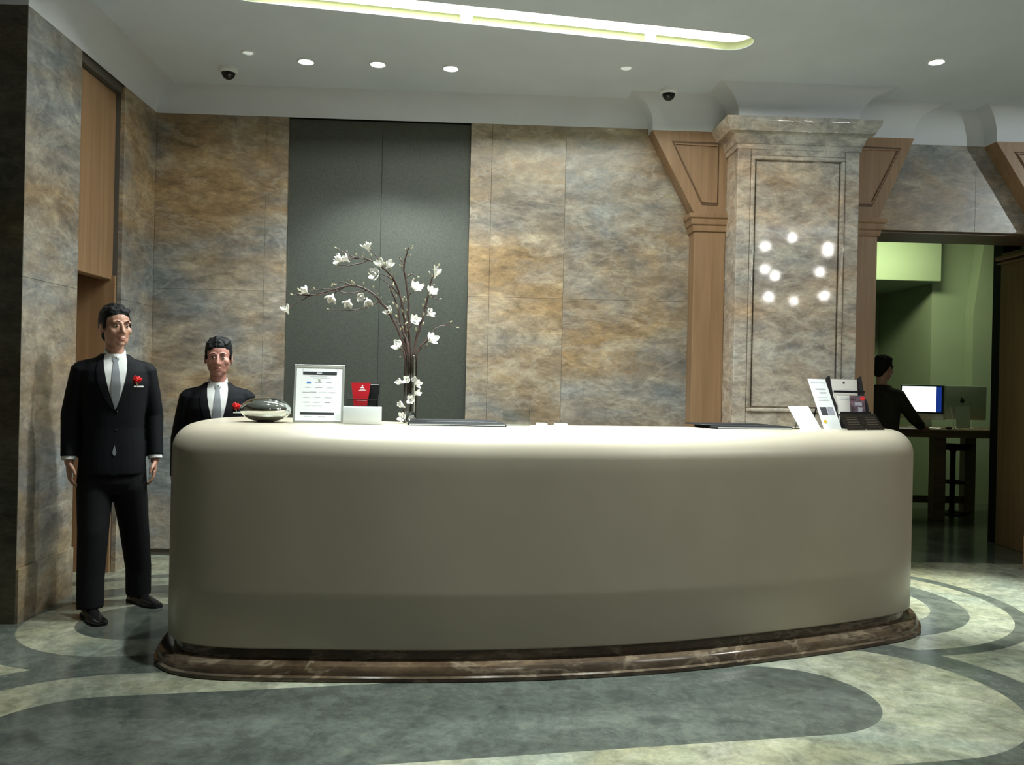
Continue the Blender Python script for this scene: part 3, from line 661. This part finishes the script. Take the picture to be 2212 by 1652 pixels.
# ------------------------------------------------------------------ vase with magnolia branches
VX, VY = -0.366, 4.70
U = 4.72 / 1880.0                             # metres per measured unit of the arrangement
v = thing('glass_vase', 'tall clear glass cylinder vase on the desk', 'vase', (VX, VY, DH))
B().lathe([(0.034, 0), (0.036, 0.004), (0.036, 0.36), (0.034, 0.362), (0.033, 0.36), (0.033, 0.012), (0.0, 0.012)], n=32, cap=(True, False)).done('cylinder', 'vase_glass', v, 40)
B().lathe([(0.0325, 0.0125), (0.0325, 0.06)], n=24).done('pebble_fill', 'black_gloss', v)
def blossom_mesh(seed, size, openness):
    r = random.Random(seed); b = B()
    for k in range(8):
        inner = k >= 5; a0 = 2 * math.pi * k / (3 if inner else 5) + r.uniform(-.25, .25)
        L = size * r.uniform(0.85, 1.1) * (0.85 if inner else 1.0); wd = size * 0.62; tilt = (0.35 if inner else 1.0) * openness
        rows = []
        for i in range(6):
            s_ = i / 5; ang = tilt * (0.35 + 0.9 * s_) if s_ < 0.7 else tilt * 0.98 - 0.4 * (s_ - 0.7)
            rad = 0.06 * size + L * s_ * math.sin(min(1.2, ang)) * 0.8; z = L * s_ * math.cos(min(1.2, ang))
            w = wd * math.sin(math.pi * min(0.98, 0.10 + 0.85 * s_)) ** 0.7 + 0.001
            row = []
            for j in (-1, -0.5, 0, 0.5, 1):
                aa = a0 + j * w / (rad + 0.35 * size); rj = rad - abs(j) ** 2 * 0.05 * size
                row.append((rj * math.cos(aa), rj * math.sin(aa), z))
            rows.append(row)
        b.quads(rows, closed=False)
    b.ell((0, 0, 0.05 * size), (0.08 * size, 0.08 * size, 0.16 * size), u=8, v=6)
    return b.mesh('blossom')
BLOOM = [blossom_mesh(3 + k, 0.056, o) for k, o in enumerate((0.62, 0.8, 0.5, 0.9))]
BUD = B().ell((0, 0, 0.007), (0.0035, 0.0035, 0.009), u=8, v=6).mesh('bud')
for m in BLOOM: m.materials.append(MATS['petal']); [setattr(p, 'use_smooth', True) for p in m.polygons]
BUD.materials.append(MATS['bud'])
def V(px, py, dy):                            # measured position in the plane of the arrangement, dy towards the wall
    return Vector(((px - 878) * U, dy, (912 - py) * U))
rb = random.Random(9)
def inst(name, mesh, parent, p, d, s=1.0):
    o = bpy.data.objects.new(name, mesh); COL.objects.link(o); o.parent = parent; o.location = p
    o.rotation_mode = 'QUATERNION'; o.rotation_quaternion = Vector(d).to_track_quat('Z', 'Y'); o.scale = (s, s, s); return o
# each branch: label, stem points (x, y, depth), blossoms (x, y, depth, direction, size), twigs
BR = [
 ('thick magnolia branch arching far out over the framed notice', [(872, 900, .0), (868, 800, .0), (862, 745, -.01), (838, 690, -.03), (812, 655, -.05), (785, 632, -.06), (752, 624, -.07), (715, 634, -.08), (668, 648, -.09), (640, 645, -.1)],
  [(657, 640, -.09, (-.7, 0, .5), 1.0), (712, 650, -.08, (-.2, -.3, -.6), 1.0), (746, 660, -.07, (-.2, -.4, -.7), .95), (770, 646, -.06, (.3, -.5, -.2), .9), (786, 655, -.06, (.2, -.5, -.5), 1.05), (830, 674, -.03, (-.3, -.6, .3), .95), (621, 681, -.1, (-.2, -.5, .5), 1.0)],
  [[(668, 648, -.09), (645, 662, -.1), (623, 676, -.1)], [(785, 632, -.06), (745, 640, -.07), (700, 633, -.08), (655, 640, -.09)], [(762, 626, -.07), (735, 618, -.08), (722, 621, -.08)], [(712, 634, -.08), (690, 645, -.09), (632, 648, -.1)], [(740, 626, -.07), (716, 640, -.07), (712, 648, -.08)], [(812, 655, -.05), (786, 668, -.06), (750, 676, -.07), (708, 676, -.08)]]),
 ('upright magnolia branch ending in the cluster of white blossoms', [(876, 900, .01), (872, 800, .01), (866, 740, .0), (862, 690, -.01), (852, 640, -.03), (840, 610, -.05), (818, 586, -.07), (790, 570, -.08), (768, 568, -.09), (728, 570, -.1)],
  [(728, 572, -.1, (-.8, -.3, .2), 1.05), (742, 571, -.1, (-.5, -.5, .4), .95), (803, 599, -.08, (-.4, -.7, 0), 1.05), (812, 580, -.08, (-.2, -.7, .5), 1.1), (828, 580, -.07, (.4, -.6, .4), 1.05), (784, 544, -.08, (-.3, -.2, .8), 1.05)],
  [[(818, 586, -.07), (802, 560, -.08), (792, 548, -.08)], [(768, 568, -.09), (748, 562, -.1), (722, 548, -.1)], [(790, 570, -.08), (755, 582, -.09), (725, 584, -.1)], [(840, 610, -.05), (820, 600, -.07), (806, 600, -.08)], [(852, 640, -.03), (826, 615, -.05), (790, 600, -.07)]]),
 ('tall straight magnolia branch with small buds at its tip', [(879, 900, .02), (878, 800, .02), (874, 740, .02), (870, 680, .02), (868, 640, .02), (862, 600, .02), (858, 575, .02), (864, 545, .02), (866, 535, .02)],
  [(886, 624, -.02, (.3, -.6, .5), 1.1), (885, 693, -.03, (.3, -.7, .3), .95)],
  [[(868, 640, .02), (878, 632, .0), (886, 625, -.02)], [(872, 710, .02), (880, 700, -.01), (885, 693, -.03)], [(862, 600, .02), (875, 592, .02), (888, 598, .02)], [(858, 575, .02), (850, 560, .03), (846, 556, .03)]]),
 ('curved magnolia branch rising highest on the side away from the notice', [(882, 900, .0), (882, 800, .0), (886, 745, -.01), (898, 700, -.02), (908, 660, -.03), (914, 625, -.04), (922, 600, -.05), (930, 586, -.06)],
  [(928, 596, -.06, (.3, -.4, .6), 1.1), (919, 632, -.05, (.4, -.5, .5), 1.0), (917, 678, -.04, (.5, -.5, .3), .95)],
  [[(908, 660, -.03), (914, 668, -.04), (917, 676, -.04)], [(930, 586, -.06), (934, 578, -.06)], [(914, 625, -.04), (925, 645, -.04), (936, 647, -.04)]]),
 ('short magnolia branch leaning away from the notice with one open blossom', [(885, 900, -.01), (886, 800, -.01), (892, 760, -.02), (906, 740, -.03), (920, 730, -.04)],
  [(921, 733, -.04, (.5, -.6, .4), 1.1)], [[(906, 740, -.03), (926, 712, -.03), (948, 702, -.03), (975, 706, -.03)], [(948, 702, -.03), (960, 695, -.03)], [(892, 760, -.02), (900, 752, -.02), (912, 745, -.02)]]),
 ('stubby magnolia branch with a single low blossom beside the vase rim', [(870, 900, -.02), (869, 800, -.02), (864, 765, -.03), (855, 750, -.04)], [(852, 748, -.045, (-.4, -.6, .4), 1.0)], [[(864, 765, -.03), (856, 772, -.04)]]),
 ('bare twisted magnolia stem between the flowering branches', [(874, 900, -.01), (874, 800, -.01), (872, 750, -.02), (856, 705, -.02), (850, 672, -.02), (838, 640, -.01), (828, 620, .0)], [], [[(856, 705, -.02), (838, 690, .0), (822, 682, .0)], [(850, 672, -.02), (858, 650, -.02)]]),
]
for lab, st, bl, tw in BR:
    t = thing('magnolia_branch', lab, 'branch', (VX, VY, DH), 0, 'magnolia branches in the glass vase')
    pts = catmull([V(*p) + Vector((0, 0, 0.0)) for p in st], 5)
    pts = [Vector((max(-0.024, min(0.024, p.x)) if p.z < 0.345 else p.x, p.y if p.z > 0.35 else max(-.02, min(.02, p.y)), max(p.z, 0.063))) for p in pts]
    n = len(pts)
    pts = [p + Vector((rb.uniform(-1, 1), rb.uniform(-1, 1), 0)) * (0.003 if p.z > .37 else 0.0005) for p in pts]
    B().tube(pts, [0.0088 - 0.0058 * i / n for i in range(n)], 7).done('stem', 'bark', t, 60)
    for w in tw:
        q = catmull([V(*p) for p in w], 4)
        q = [p + Vector((rb.uniform(-1, 1), rb.uniform(-1, 1), rb.uniform(-1, 1))) * 0.0025 * (i > 0) for i, p in enumerate(q)]
        B().tube(q, [0.0034 - 0.0018 * i / len(q) for i in range(len(q))], 6).done('twig', 'bark', t, 60)
        inst('bud', BUD, t, q[-1], q[-1] - q[-2] + Vector((0, 0, .003)), 0.9)
    hi = [p for p in pts if p.z > 0.46]
    for p in hi[::2]:                         # little side shoots with pale buds
        d = Vector((rb.uniform(-1, 1), rb.uniform(-1, .6), rb.uniform(-.1, 1))).normalized(); ln = rb.uniform(0.012, 0.035)
        B().tube([p, p + d * ln * .6 + Vector((0, 0, .003)), p + d * ln + Vector((0, 0, .008))], [0.0018, 0.0014, 0.001], 5).done('shoot', 'bark', t)
        inst('bud', BUD, t, p + d * ln + Vector((0, 0, .007)), d + Vector((0, 0, .8)), rb.uniform(.7, 1.2))
    for px, py, dy, d, s in bl:
        d = Vector(d).normalized(); c = V(px, py, dy)
        inst('blossom', BLOOM[rb.randrange(4)], t, c - d * 0.020, d, s)
k = 0
for px, py, d, s in ((864, 826, (-.6, -.5, .2), .8), (874, 822, (-.2, -.9, .3), .8), (884, 822, (.3, -.9, .2), .85), (889, 828, (.7, -.5, .1), .75), (889, 851, (.6, -.6, .4), .8), (881, 862, (0, -.9, .1), .85), (868, 877, (-.6, -.7, .4), .85), (868, 900, (-.4, -.8, .2), .8), (882, 903, (.2, -.9, .2), .8)):
    d = Vector(d).normalized(); p = V(px, py, -0.046) + Vector((VX, VY, DH)); p.x = VX + (p.x - VX) * 1.15; p.z = max(p.z, DH + 0.022)
    o = inst('loose_blossom', BLOOM[k % 4], None, p - d * 0.006, d, s); k += 1
    tag(o, ('white blossom wired round the middle of the glass vase', 'white blossom wired round the foot of the glass vase')[py > 840], 'blossom', ('blossoms around the vase middle', 'blossoms around the vase foot')[py > 840])

# ------------------------------------------------------------------ people
def basis(d, n):
    d = Vector(d).normalized(); n = Vector(n); n = (n - d * n.dot(d)).normalized(); return d, n, d.cross(n)
def hand(b, wrist, d, palm, thumb_sign, curl=0.35):
    """palm, four unequal bent fingers and a thumb leaving the side of the palm"""
    d, n, s = basis(d, palm); w = Vector(wrist)          # d to the fingertips, n out of the palm, s across
    M = Matrix((s, n, d)).transposed().to_4x4(); M.translation = w + d * 0.045
    b.capsule([w - d * 0.05, w + d * 0.012], [0.026, 0.025], 12)
    b.ell((0, 0, 0), (0.041, 0.016, 0.052), M, 14, 10)
    for k, (off, L) in enumerate(((0.030, 0.070), (0.010, 0.080), (-0.010, 0.075), (-0.029, 0.058))):
        off *= thumb_sign
        p0 = w + d * 0.078 + s * off; p = [p0]; a = curl * 0.4
        for seg in (0.45, 0.32, 0.25):
            p.append(p[-1] + (d * math.cos(a) + n * math.sin(a)) * L * seg); a += curl
        b.capsule(p, [0.0092, 0.0088, 0.008, 0.007], 10)
    t0 = w + d * 0.028 + s * 0.030 * thumb_sign
    b.capsule([t0, t0 + d * 0.028 + s * 0.022 * thumb_sign + n * 0.012, t0 + d * 0.055 + s * 0.026 * thumb_sign + n * 0.020], [0.0125, 0.0105, 0.008], 10)

def patch(bvh, rows, th, cols=8, back=0.004):
    """cloth piece laid on the garment front: rows (z, x_left, x_right)"""
    F, K = [], []
    rows = [tuple(a + (c - a) * k / 4 for a, c in zip(p, q)) for p, q in zip(rows, rows[1:]) for k in range(4)] + [rows[-1]]
    for z, a, c in rows:
        f, k = [], []
        for i in range(cols + 1):
            x = a + (c - a) * i / cols
            hit = bvh.ray_cast(Vector((x, -1.0, z)), Vector((0, 1, 0)))[0]
            y = hit.y if hit else -0.06
            f.append((x, y - th, z)); k.append((x, y + back, z))
        F.append(f); K.append(k)
    b = B(); b.quads([f + k[::-1] for f, k in zip(F, K)]); return b

def person(label, loc, yaw, scale, head, arms, feet, top='suit', legs='trousers', skin='skin', formal=True, fringe=False, drop=0.0, flower=True, turn=R(6)):
    t = thing('person', label, 'person', loc, yaw); t.scale = (scale,) * 3
    hyaw, hpitch = head
    HM = Matrix.Translation((0, -0.02, 1.665)) @ Euler((hpitch, 0, hyaw)).to_matrix().to_4x4()
    # --- body: one continuous surface with head, neck, trunk, arms, hands and legs
    b = B()
    b.ell((0, .014, .032), (.077, .094, .086), HM, 20, 14); b.ell((0, -.016, -.03), (.0695, .072, .088), HM, 20, 14)
    b.ell((0, -.034, -.075), (.055, .050, .041), HM); b.ell((0, -.066, -.098), (.024, .018, .016), HM, 12, 8)
    for s in (-1, 1):
        b.ell((s * .044, -.050, -.022), (.025, .028, .026), HM, 12, 8); b.ell((s * .031, -.0755, .026), (.026, .012, .009), HM, 12, 8)
        b.ell((s * .0125, -.087, -.034), (.009, .011, .008), HM, 10, 8); b.ell((s * .079, .012, -.012), (.009, .021, .033), HM, 12, 8)
    b.capsule([HM @ Vector((0, -.079, .018)), HM @ Vector((0, -.093, -.010)), HM @ Vector((0, -.101, -.030))], [.008, .0105, .0125], 10)
    b.ell((0, -.081, -.064), (.023, .011, .007), HM, 12, 8); b.ell((0, -.080, -.074), (.019, .011, .007), HM, 12, 8)
    b.capsule([HM @ Vector((0, .022, -.05)), (0, .012, 1.52), (0, .014, 1.44)], [.050, .049, .064], 16)
    b.loft([(.86, .14, .09, 0), (.98, .15, .095, 0), (1.1, .14, .09, 0), (1.3, .17, .10, 0), (1.42, .17, .085, .01), (1.48, .08, .06, .012)], 20)
    for s, (el, wr, hd, pm) in zip((-1, 1), arms):
        sh = Vector((s * .170, .005, 1.425)); el = Vector(el); wr = Vector(wr)
        b.capsule([(s * .1, .0, 1.42), sh, el, wr], [.05, .048, .038, .026], 12)
        hand(b, wr, hd, pm, 1 if Vector(hd).cross(Vector(pm)).y * -1 > 0 else -1)
    for s, (fx, fy) in zip((-1, 1), feet):
        b.capsule([(s * .085, 0, .88), (s * .085 * .5 + fx * .5, fy * .5 - .01, .49), (fx, fy, .09)], [.075, .052, .036], 12)
    link('body', remesh(b, 0.0042, 2, 0.35, 'body'), skin, t, 180)
    # --- head details
    def eyes():
        for s in (-1, 1):
            e = B().ell((s * .031, -.0775, .004), (.0135, .008, .0046), HM, 12, 8).done('eye', 'eye_white', t, 180)
            B().ell((s * .031, -.0815, .0035), (.0058, .0052, .0044), HM, 10, 8).done('iris', 'eye_dark', e, 180)
            B().tube([HM @ Vector((s * .0165, -.0845, .0085)), HM @ Vector((s * .031, -.087, .0115)), HM @ Vector((s * .0465, -.078, .0075))], [.0009, .0014, .0008], 6).done('eyelid', 'eye_dark', e, 180)
            B().tube([HM @ Vector((s * .014, -.0885, .026)), HM @ Vector((s * .031, -.0895, .032)), HM @ Vector((s * .052, -.074, .025))], [.002, .003, .0014], 6).done('eyebrow', 'hair', t, 180)
        l = B().ell((0, -.0865, -.0635), (.0215, .0065, .0035), HM, 14, 8); l.ell((0, -.086, -.0725), (.0175, .007, .0042), HM, 14, 8)
        l.done('lips', 'lip', t, 180)
    eyes()
    hb = B()
    hb.ell((0, .025, .060), (.083, .096, .076), HM, 20, 14); hb.ell((0, .058, .01), (.075, .066, .078), HM)
    for s in (-1, 1): hb.ell((s * .066, .022, .035), (.019, .055, .045), HM, 12, 8); hb.ell((s * .074, -.014, .012), (.0075, .016, .03), HM, 10, 8)
    hb.ell((0, .07, -.05), (.052, .036, .042), HM)
    rh = random.Random(int(loc[0] * 100))
    for k in range(46):                       # short clumps of hair
        a = rh.uniform(0, 2 * math.pi); e = rh.uniform(.25, 1.35)
        p = Vector((.080 * math.cos(a) * math.cos(e), .018 + (.097 if math.sin(a) > 0 else .082) * math.sin(a) * math.cos(e), .060 + .075 * math.sin(e)))
        hb.ell(p, (.013, .016, .008), HM, 8, 6)
    if fringe:
        for x in (-.05, -.032, -.014, .004, .022): hb.ell((x, -.060 + abs(x) * .28, .072 - (x < -.02) * .010), (.014, .017, .022), HM, 8, 6)
    else:
        for x in (-.045, -.02, .005, .03, .05): hb.ell((x, -.046 + abs(x) * .25, .096), (.017, .022, .018), HM, 8, 6)
    link('hair', remesh(hb, 0.005, 3, 0.6, 'hair'), 'hair', t, 180)
    # --- jacket
    j = B()
    j.loft([(.81, .180, .132, .005), (.86, .182, .131, .005), (.95, .176, .124, .003), (1.08, .163, .116, 0), (1.22, .174, .122, 0), (1.34, .188, .124, 0), (1.41, .188, .108, .006), (1.455, .170, .088, .012), (1.485, .105, .074, .014), (1.51, .076, .068, .016)], 32, 2.35)
    for s, (el, wr, hd, pm) in zip((-1, 1), arms):
        el = Vector(el); wr = Vector(wr); cu = wr - (wr - el).normalized() * 0.02
        j.capsule([(s * .10, .008, 1.425), (s * .168, .006, 1.408)], [.060, .060], 14)
        j.tube([(s * .168, .006, 1.42), Vector((s * .172, .006, 1.40)).lerp(el, .45), el, el.lerp(cu, .5), cu], [.061, .060, .055, .050, .046], 16)
    jm = remesh(j, 0.006, 5, 0.5, 'jacket'); bvh = BVHTree.FromPolygons([v.co.copy() for v in jm.vertices], [p.vertices[:] for p in jm.polygons])
    link('jacket', jm, top, t, 180)
    if formal:
        zz = [1.509, 1.47, 1.42, 1.36, 1.30, 1.24, 1.19]
        hw = [.058, .064, .062, .052, .038, .020, .003]
        patch(bvh, [(z, -h, h) for z, h in zip(zz, hw)], .004).done('shirt_front', 'shirt', t, 60)
        patch(bvh, [(1.492, -.014, .014), (1.478, -.019, .019), (1.462, -.012, .012), (1.40, -.019, .019), (1.32, -.026, .026), (1.25, -.021, .021), (1.195, -.003, .003)], .008).done('tie', 'tie', t, 60)
        patch(bvh, [(.985, -.001, .001), (.965, -.006, .006), (.94, -.011, .011), (.925, -.003, .003)], .003, 4).done('tie_tip', 'tie', t, 60)
        for s in (-1, 1):
            lo = [(z, s * h * .98, s * (h + w)) for z, h, w in zip(zz, hw, (.014, .026, .040, .047, .042, .03, .010))]
            lp = patch(bvh, [(z, min(a, c), max(a, c)) for z, a, c in lo], .0065, 4).done('lapel', top, t, 40)
        for z in (1.175, 1.07):
            y = bvh.ray_cast(Vector((.008, -1, z)), Vector((0, 1, 0)))[0].y
            B().ell((.008, y - .001, z), (.007, .004, .007), None, 10, 6).done('button', 'black_gloss', t, 180)
        rings = []
        for z, r, fr in ((1.470, .072, -.0), (1.505, .062, .0), (1.540, .0555, .0), (1.538, .052, 0), (1.49, .056, 0)):
            rings.append([(r * math.cos(a), .012 + r * 1.02 * math.sin(a), z - .042 * max(0, -math.sin(a)) ** 1.5) for a in (2 * math.pi * k / 28 for k in range(28))])
        B().quads(rings, cap=(False, False)).done('collar', 'shirt', t, 60)
        for s in (-1, 1):
            P = [(s * .003, 1.494), (s * .046, 1.516), (s * .050, 1.464), (s * .028, 1.446)]
            B().poly_prism(P, lambda p: (p[0], -.068 + abs(p[0]) * .5 - (1.5 - p[1]) * .42, p[1]), lambda p: (p[0], -.062 + abs(p[0]) * .5 - (1.5 - p[1]) * .42, p[1])).done('collar_wing', 'shirt', t)
        patch(bvh, [(1.318, .095, .150), (1.324, .096, .151), (1.327, .097, .150)], .004, 4).done('pocket_edge', 'shirt', t)
        if flower:
            y = bvh.ray_cast(Vector((.108, -1, 1.36)), Vector((0, 1, 0)))[0].y
            f = B(); rf = random.Random(3)
            for k in range(22):
                a = k * 2.4; r_ = .0055 * math.sqrt(k); Q = Matrix.Translation((.108 + r_ * math.cos(a), y - .016 + r_ * .45, 1.362 + r_ * .75 * math.sin(a))) @ Euler((rf.uniform(-.8, .8), rf.uniform(-.8, .8), a)).to_matrix().to_4x4()
                f.ell((0, 0, 0), (.009, .0035, .0085), Q, 8, 5)
            fl = f.done('carnation', 'red_flower', t, 60)
            B().tube([(.110, y - .010, 1.352), (.114, y - .006, 1.325)], .003, 6).done('flower_stem', 'bud', fl)
    for s, (el, wr, hd, pm) in zip((-1, 1), arms):
        el = Vector(el); wr = Vector(wr); d = (wr - el).normalized()
        B().tube([wr - d * .045, wr - d * .002], [.041, .040], 16).done('shirt_cuff', 'shirt' if formal else top, t, 60)
    # --- trousers and shoes
    tr = B(); tr.loft([(.70, .12, .10, .01), (.76, .175, .122, .008), (.90, .180, .122, .004), (1.02, .165, .112, 0)], 24)
    for s, (fx, fy) in zip((-1, 1), feet):
        tr.tube([(s * .085, 0, .88), (s * .09, 0, .74), (s * .045 + fx * .5, fy * .5 - .012, .48), (fx * .9 + s * .012, fy * .85, .22), (fx, fy, .055)], [.098, .100, .084, .074, .073], 18)
    link('trousers', remesh(tr, 0.008, 5, 0.5, 'trousers'), legs, t, 180)
    for s, (fx, fy) in zip((-1, 1), feet):
        M = Matrix.Translation((fx, fy, 0)) @ Euler((0, 0, R(7) * s + turn)).to_matrix().to_4x4()
        secs = [(.085, .020, .030), (.075, .034, .062), (.03, .039, .085), (-.03, .041, .080), (-.09, .047, .058), (-.14, .048, .045), (-.185, .040, .036), (-.212, .022, .024)]
        rings = []
        for y, w, h in secs:
            rings.append([M @ Vector((w * math.cos(a) * (1 if math.sin(a) < 0 else .9), y, max(.016, .018 + (h - .018) * math.sin(a)) if math.sin(a) > 0 else .016)) for a in (2 * math.pi * k / 16 for k in range(16))])
        sh = B().quads(rings).done('shoe', 'shoe', t, 60)
        out = [(.088, .022), (.07, .037), (.02, .041), (-.03, .043), (-.09, .050), (-.14, .051), (-.19, .042), (-.219, .022)]
        pl = [(w, y) for y, w in out] + [(-w, y) for y, w in out[::-1]]
        B().poly_prism(pl, lambda p: M @ Vector((p[0], p[1], 0)), lambda p: M @ Vector((p[0], p[1], .017))).done('sole', 'black_matte', sh)
    if drop:                                  # knees slightly bent: shorten the legs, keep the trunk
        for o in [t] + list(t.children_recursive):
            if o.type == 'MESH':
                for v_ in o.data.vertices:
                    v_.co.z = v_.co.z * (.9 - drop) / .9 if v_.co.z < .9 else v_.co.z - drop
    return t

HANG = (((-.222, .035, 1.15), (-.228, -.02, .895), (.04, -.10, -1), (1, .15, 0)), ((.222, .035, 1.15), (.228, -.02, .895), (-.04, -.10, -1), (-1, .15, 0)))
person('person in black suit with grey tie and red carnation standing by the left wall', (-2.105, 5.12, 0), R(26), 0.99, (R(20), 0), HANG, ((-.105, -.09), (.17, .17)), turn=R(20))
person('person in black suit with grey tie and red carnation standing behind the desk', (-1.64, 5.55, 0), R(16), 0.99, (R(-2), R(4)), HANG, ((-.10, 0), (.10, .02)), skin='skin_pink', fringe=True, drop=.155)
TYPE = (((-.23, -.17, 1.19), (-.15, -.43, 1.115), (.25, -1, -.15), (0, 0, -1)), ((.24, -.10, 1.15), (.16, -.36, 1.09), (-.1, -1, -.1), (0, 0, -1)))
person('person in dark casual jacket working at the computer on the side room table', (4.12, 8.74, 0), R(122), 1.06, (R(-4), R(6)), TYPE, ((-.10, 0), (.10, .02)), top='guest_jacket', formal=False, drop=.15)

# ------------------------------------------------------------------ side room furniture
t = thing('high_table', 'dark wooden high table carrying the computers in the side room', 'table', (5.28, 9.45, 0))
B().box((-0.98, -0.46, 0.90), (0.50, 0.50, 0.985), 0.004).done('table_top', 'table_wood', t)
for x, y in ((-0.32, -0.25), (0.40, -0.25), (-0.70, 0.42), (0.40, 0.42)):
    B().box((x - 0.065, y - 0.06, 0), (x + 0.065, y + 0.06, 0.90), 0.005).done('leg', 'table_wood', t)
B().box((-0.64, 0.39, 0.10), (0.34, 0.43, 0.18)).done('stretcher', 'table_wood', t)
def computer(label, x, y, rz, front):
    t = thing('desktop_computer', label, 'computer', (x, y, 0.985), rz)
    B().box((-0.10, -0.09, 0), (0.10, 0.09, 0.006), 0.002).done('foot', 'aluminium', t)
    P = [(0.085, 0.0), (0.092, 0.0), (0.055, 0.24), (0.048, 0.24)]
    B().poly_prism(P, lambda p: (-0.075, p[0], p[1]), lambda p: (0.075, p[0], p[1])).done('neck', 'aluminium', t)
    B().box((-0.26, 0.005, 0.09), (0.26, 0.045, 0.47), 0.012, 2).done('case', 'aluminium', t, 40)
    B().box((-0.256, 0.000, 0.155), (0.256, 0.006, 0.466), 0.002).done('bezel', 'black_gloss', t)
    s = B().box((-0.235, -0.002, 0.175), (0.235, 0.002, 0.452)).done('screen', 'screen_blue', t)
    B().box((-0.235, -0.003, 0.175), (0.175, -0.001, 0.452)).done('window', 'screen', s)
    lg = B(); lg.ell((0, 0.046, 0.30), (0.024, 0.003, 0.026), None, 14, 8); lg.ell((0.008, 0.046, 0.333), (0.008, 0.003, 0.009), None, 8, 6); lg.done('emblem', 'ink', t, 180)
    return t
computer('silver desktop computer with lit white screen in front of the seated person', 4.90, 9.45, R(-60), True)
computer('silver desktop computer seen from behind on the high table', 5.40, 9.55, R(172), False)
t = thing('keyboard', 'slim pale keyboard on the high table beside the screen', 'keyboard', (4.84, 9.19, 0.985), R(-40))
B().box((-0.14, -0.05, 0), (0.14, 0.05, 0.012), 0.003).done('base', 'aluminium', t)
for r_ in range(4): B().box((-0.132, -0.042 + r_ * 0.022, 0.012), (0.132, -0.024 + r_ * 0.022, 0.015)).done('key_row', 'white_plastic', t)
t = thing('card_stand', 'pale upright card stand on the high table by the computer seen from behind', 'sign', (5.17, 9.24, 0.985), R(60))
M = Euler((R(-12), 0, 0)).to_matrix().to_4x4()
b = B().box((-0.06, 0, 0), (0.06, 0.004, 0.24), 0.001); bmesh.ops.transform(b.bm, matrix=M, verts=b.bm.verts); b.done('card', 'paper_warm', t)
B().box((-0.06, -0.03, 0), (0.06, 0.07, 0.004)).done('foot', 'white_plastic', t)
b = B(); b.ell((0, 0, .016), (.032, .055, .016), None, 14, 8); b.tube([(0, .05, .012), (.02, .10, .004), (.05, .16, .004)], .002, 6)
tag(b.done('computer_mouse', 'black_matte', None, 180, loc=(5.0, 9.06, .985), rot=(0, 0, R(-30))), 'small black mouse on the high table beside the keyboard', 'mouse')
t = thing('papers', 'loose pale papers lying along the edge of the high table', 'papers', (5.36, 9.2, 0.985), R(6))
for k in range(3): B().box((-0.13 + .01 * k, -0.05, 0.0015 * k), (0.13 - .03 * k, 0.05, 0.0015 * k + 0.0012)).done('sheet', 'paper_warm', t)
t = thing('bar_stool', 'black metal bar stool with round seat and foot ring under the high table', 'stool', (5.42, 9.72, 0))
B().lathe([(0.20, 0), (0.20, 0.012), (0.05, 0.03), (0.03, 0.05), (0.03, 0.70), (0.05, 0.73)], n=28).done('pedestal', 'stool_metal', t, 35)
B().lathe([(0.19, 0.73), (0.215, 0.745), (0.215, 0.775), (0.19, 0.79), (0.05, 0.792)], n=28).done('seat', 'black_matte', t, 40)
ringp = [(0.16 * math.cos(a), 0.16 * math.sin(a), 0.36) for a in (2 * math.pi * k / 24 for k in range(25))]
b = B().tube(ringp, 0.012, 8); b.tube([(-0.16, 0, .36), (.16, 0, .36)], .01, 8); b.done('foot_ring', 'stool_metal', t, 60)

# ------------------------------------------------------------------ lobby chandelier (seen mirrored in the pillar)
t = thing('chandelier', 'lobby chandelier with bright bulbs on thin brass arms', 'chandelier', (4.30, 0.80, ZC))
B().lathe([(0.07, 0), (0.07, -0.015), (0.02, -0.03)], n=20).done('ceiling_plate', 'brass', t)
B().tube([(0, 0, 0), (0, 0, -1.0)], 0.010, 8).done('stem', 'brass', t)
for x, z, y in ((-.05, -.10, .03), (-.43, -.23, .05), (.48, -.20, -.04), (-.36, -.52, -.15), (-.31, -.64, .12), (.32, -.57, .10), (-.37, -.92, .05), (.04, -.95, -.10), (.39, -.89, .08), (.40, -.30, .15)):
    a = B().tube(catmull([(0, 0, z - .06), (x * .5, y * .5, z - .09), (x, y, z - .03)], 4), 0.005, 6).done('arm', 'brass', t, 60)
    B().ell((x, y, z), (.05 + .03 * abs(x), .05 + .03 * abs(x), .062), None, 14, 10).done('bulb', 'bulb', a, 180)
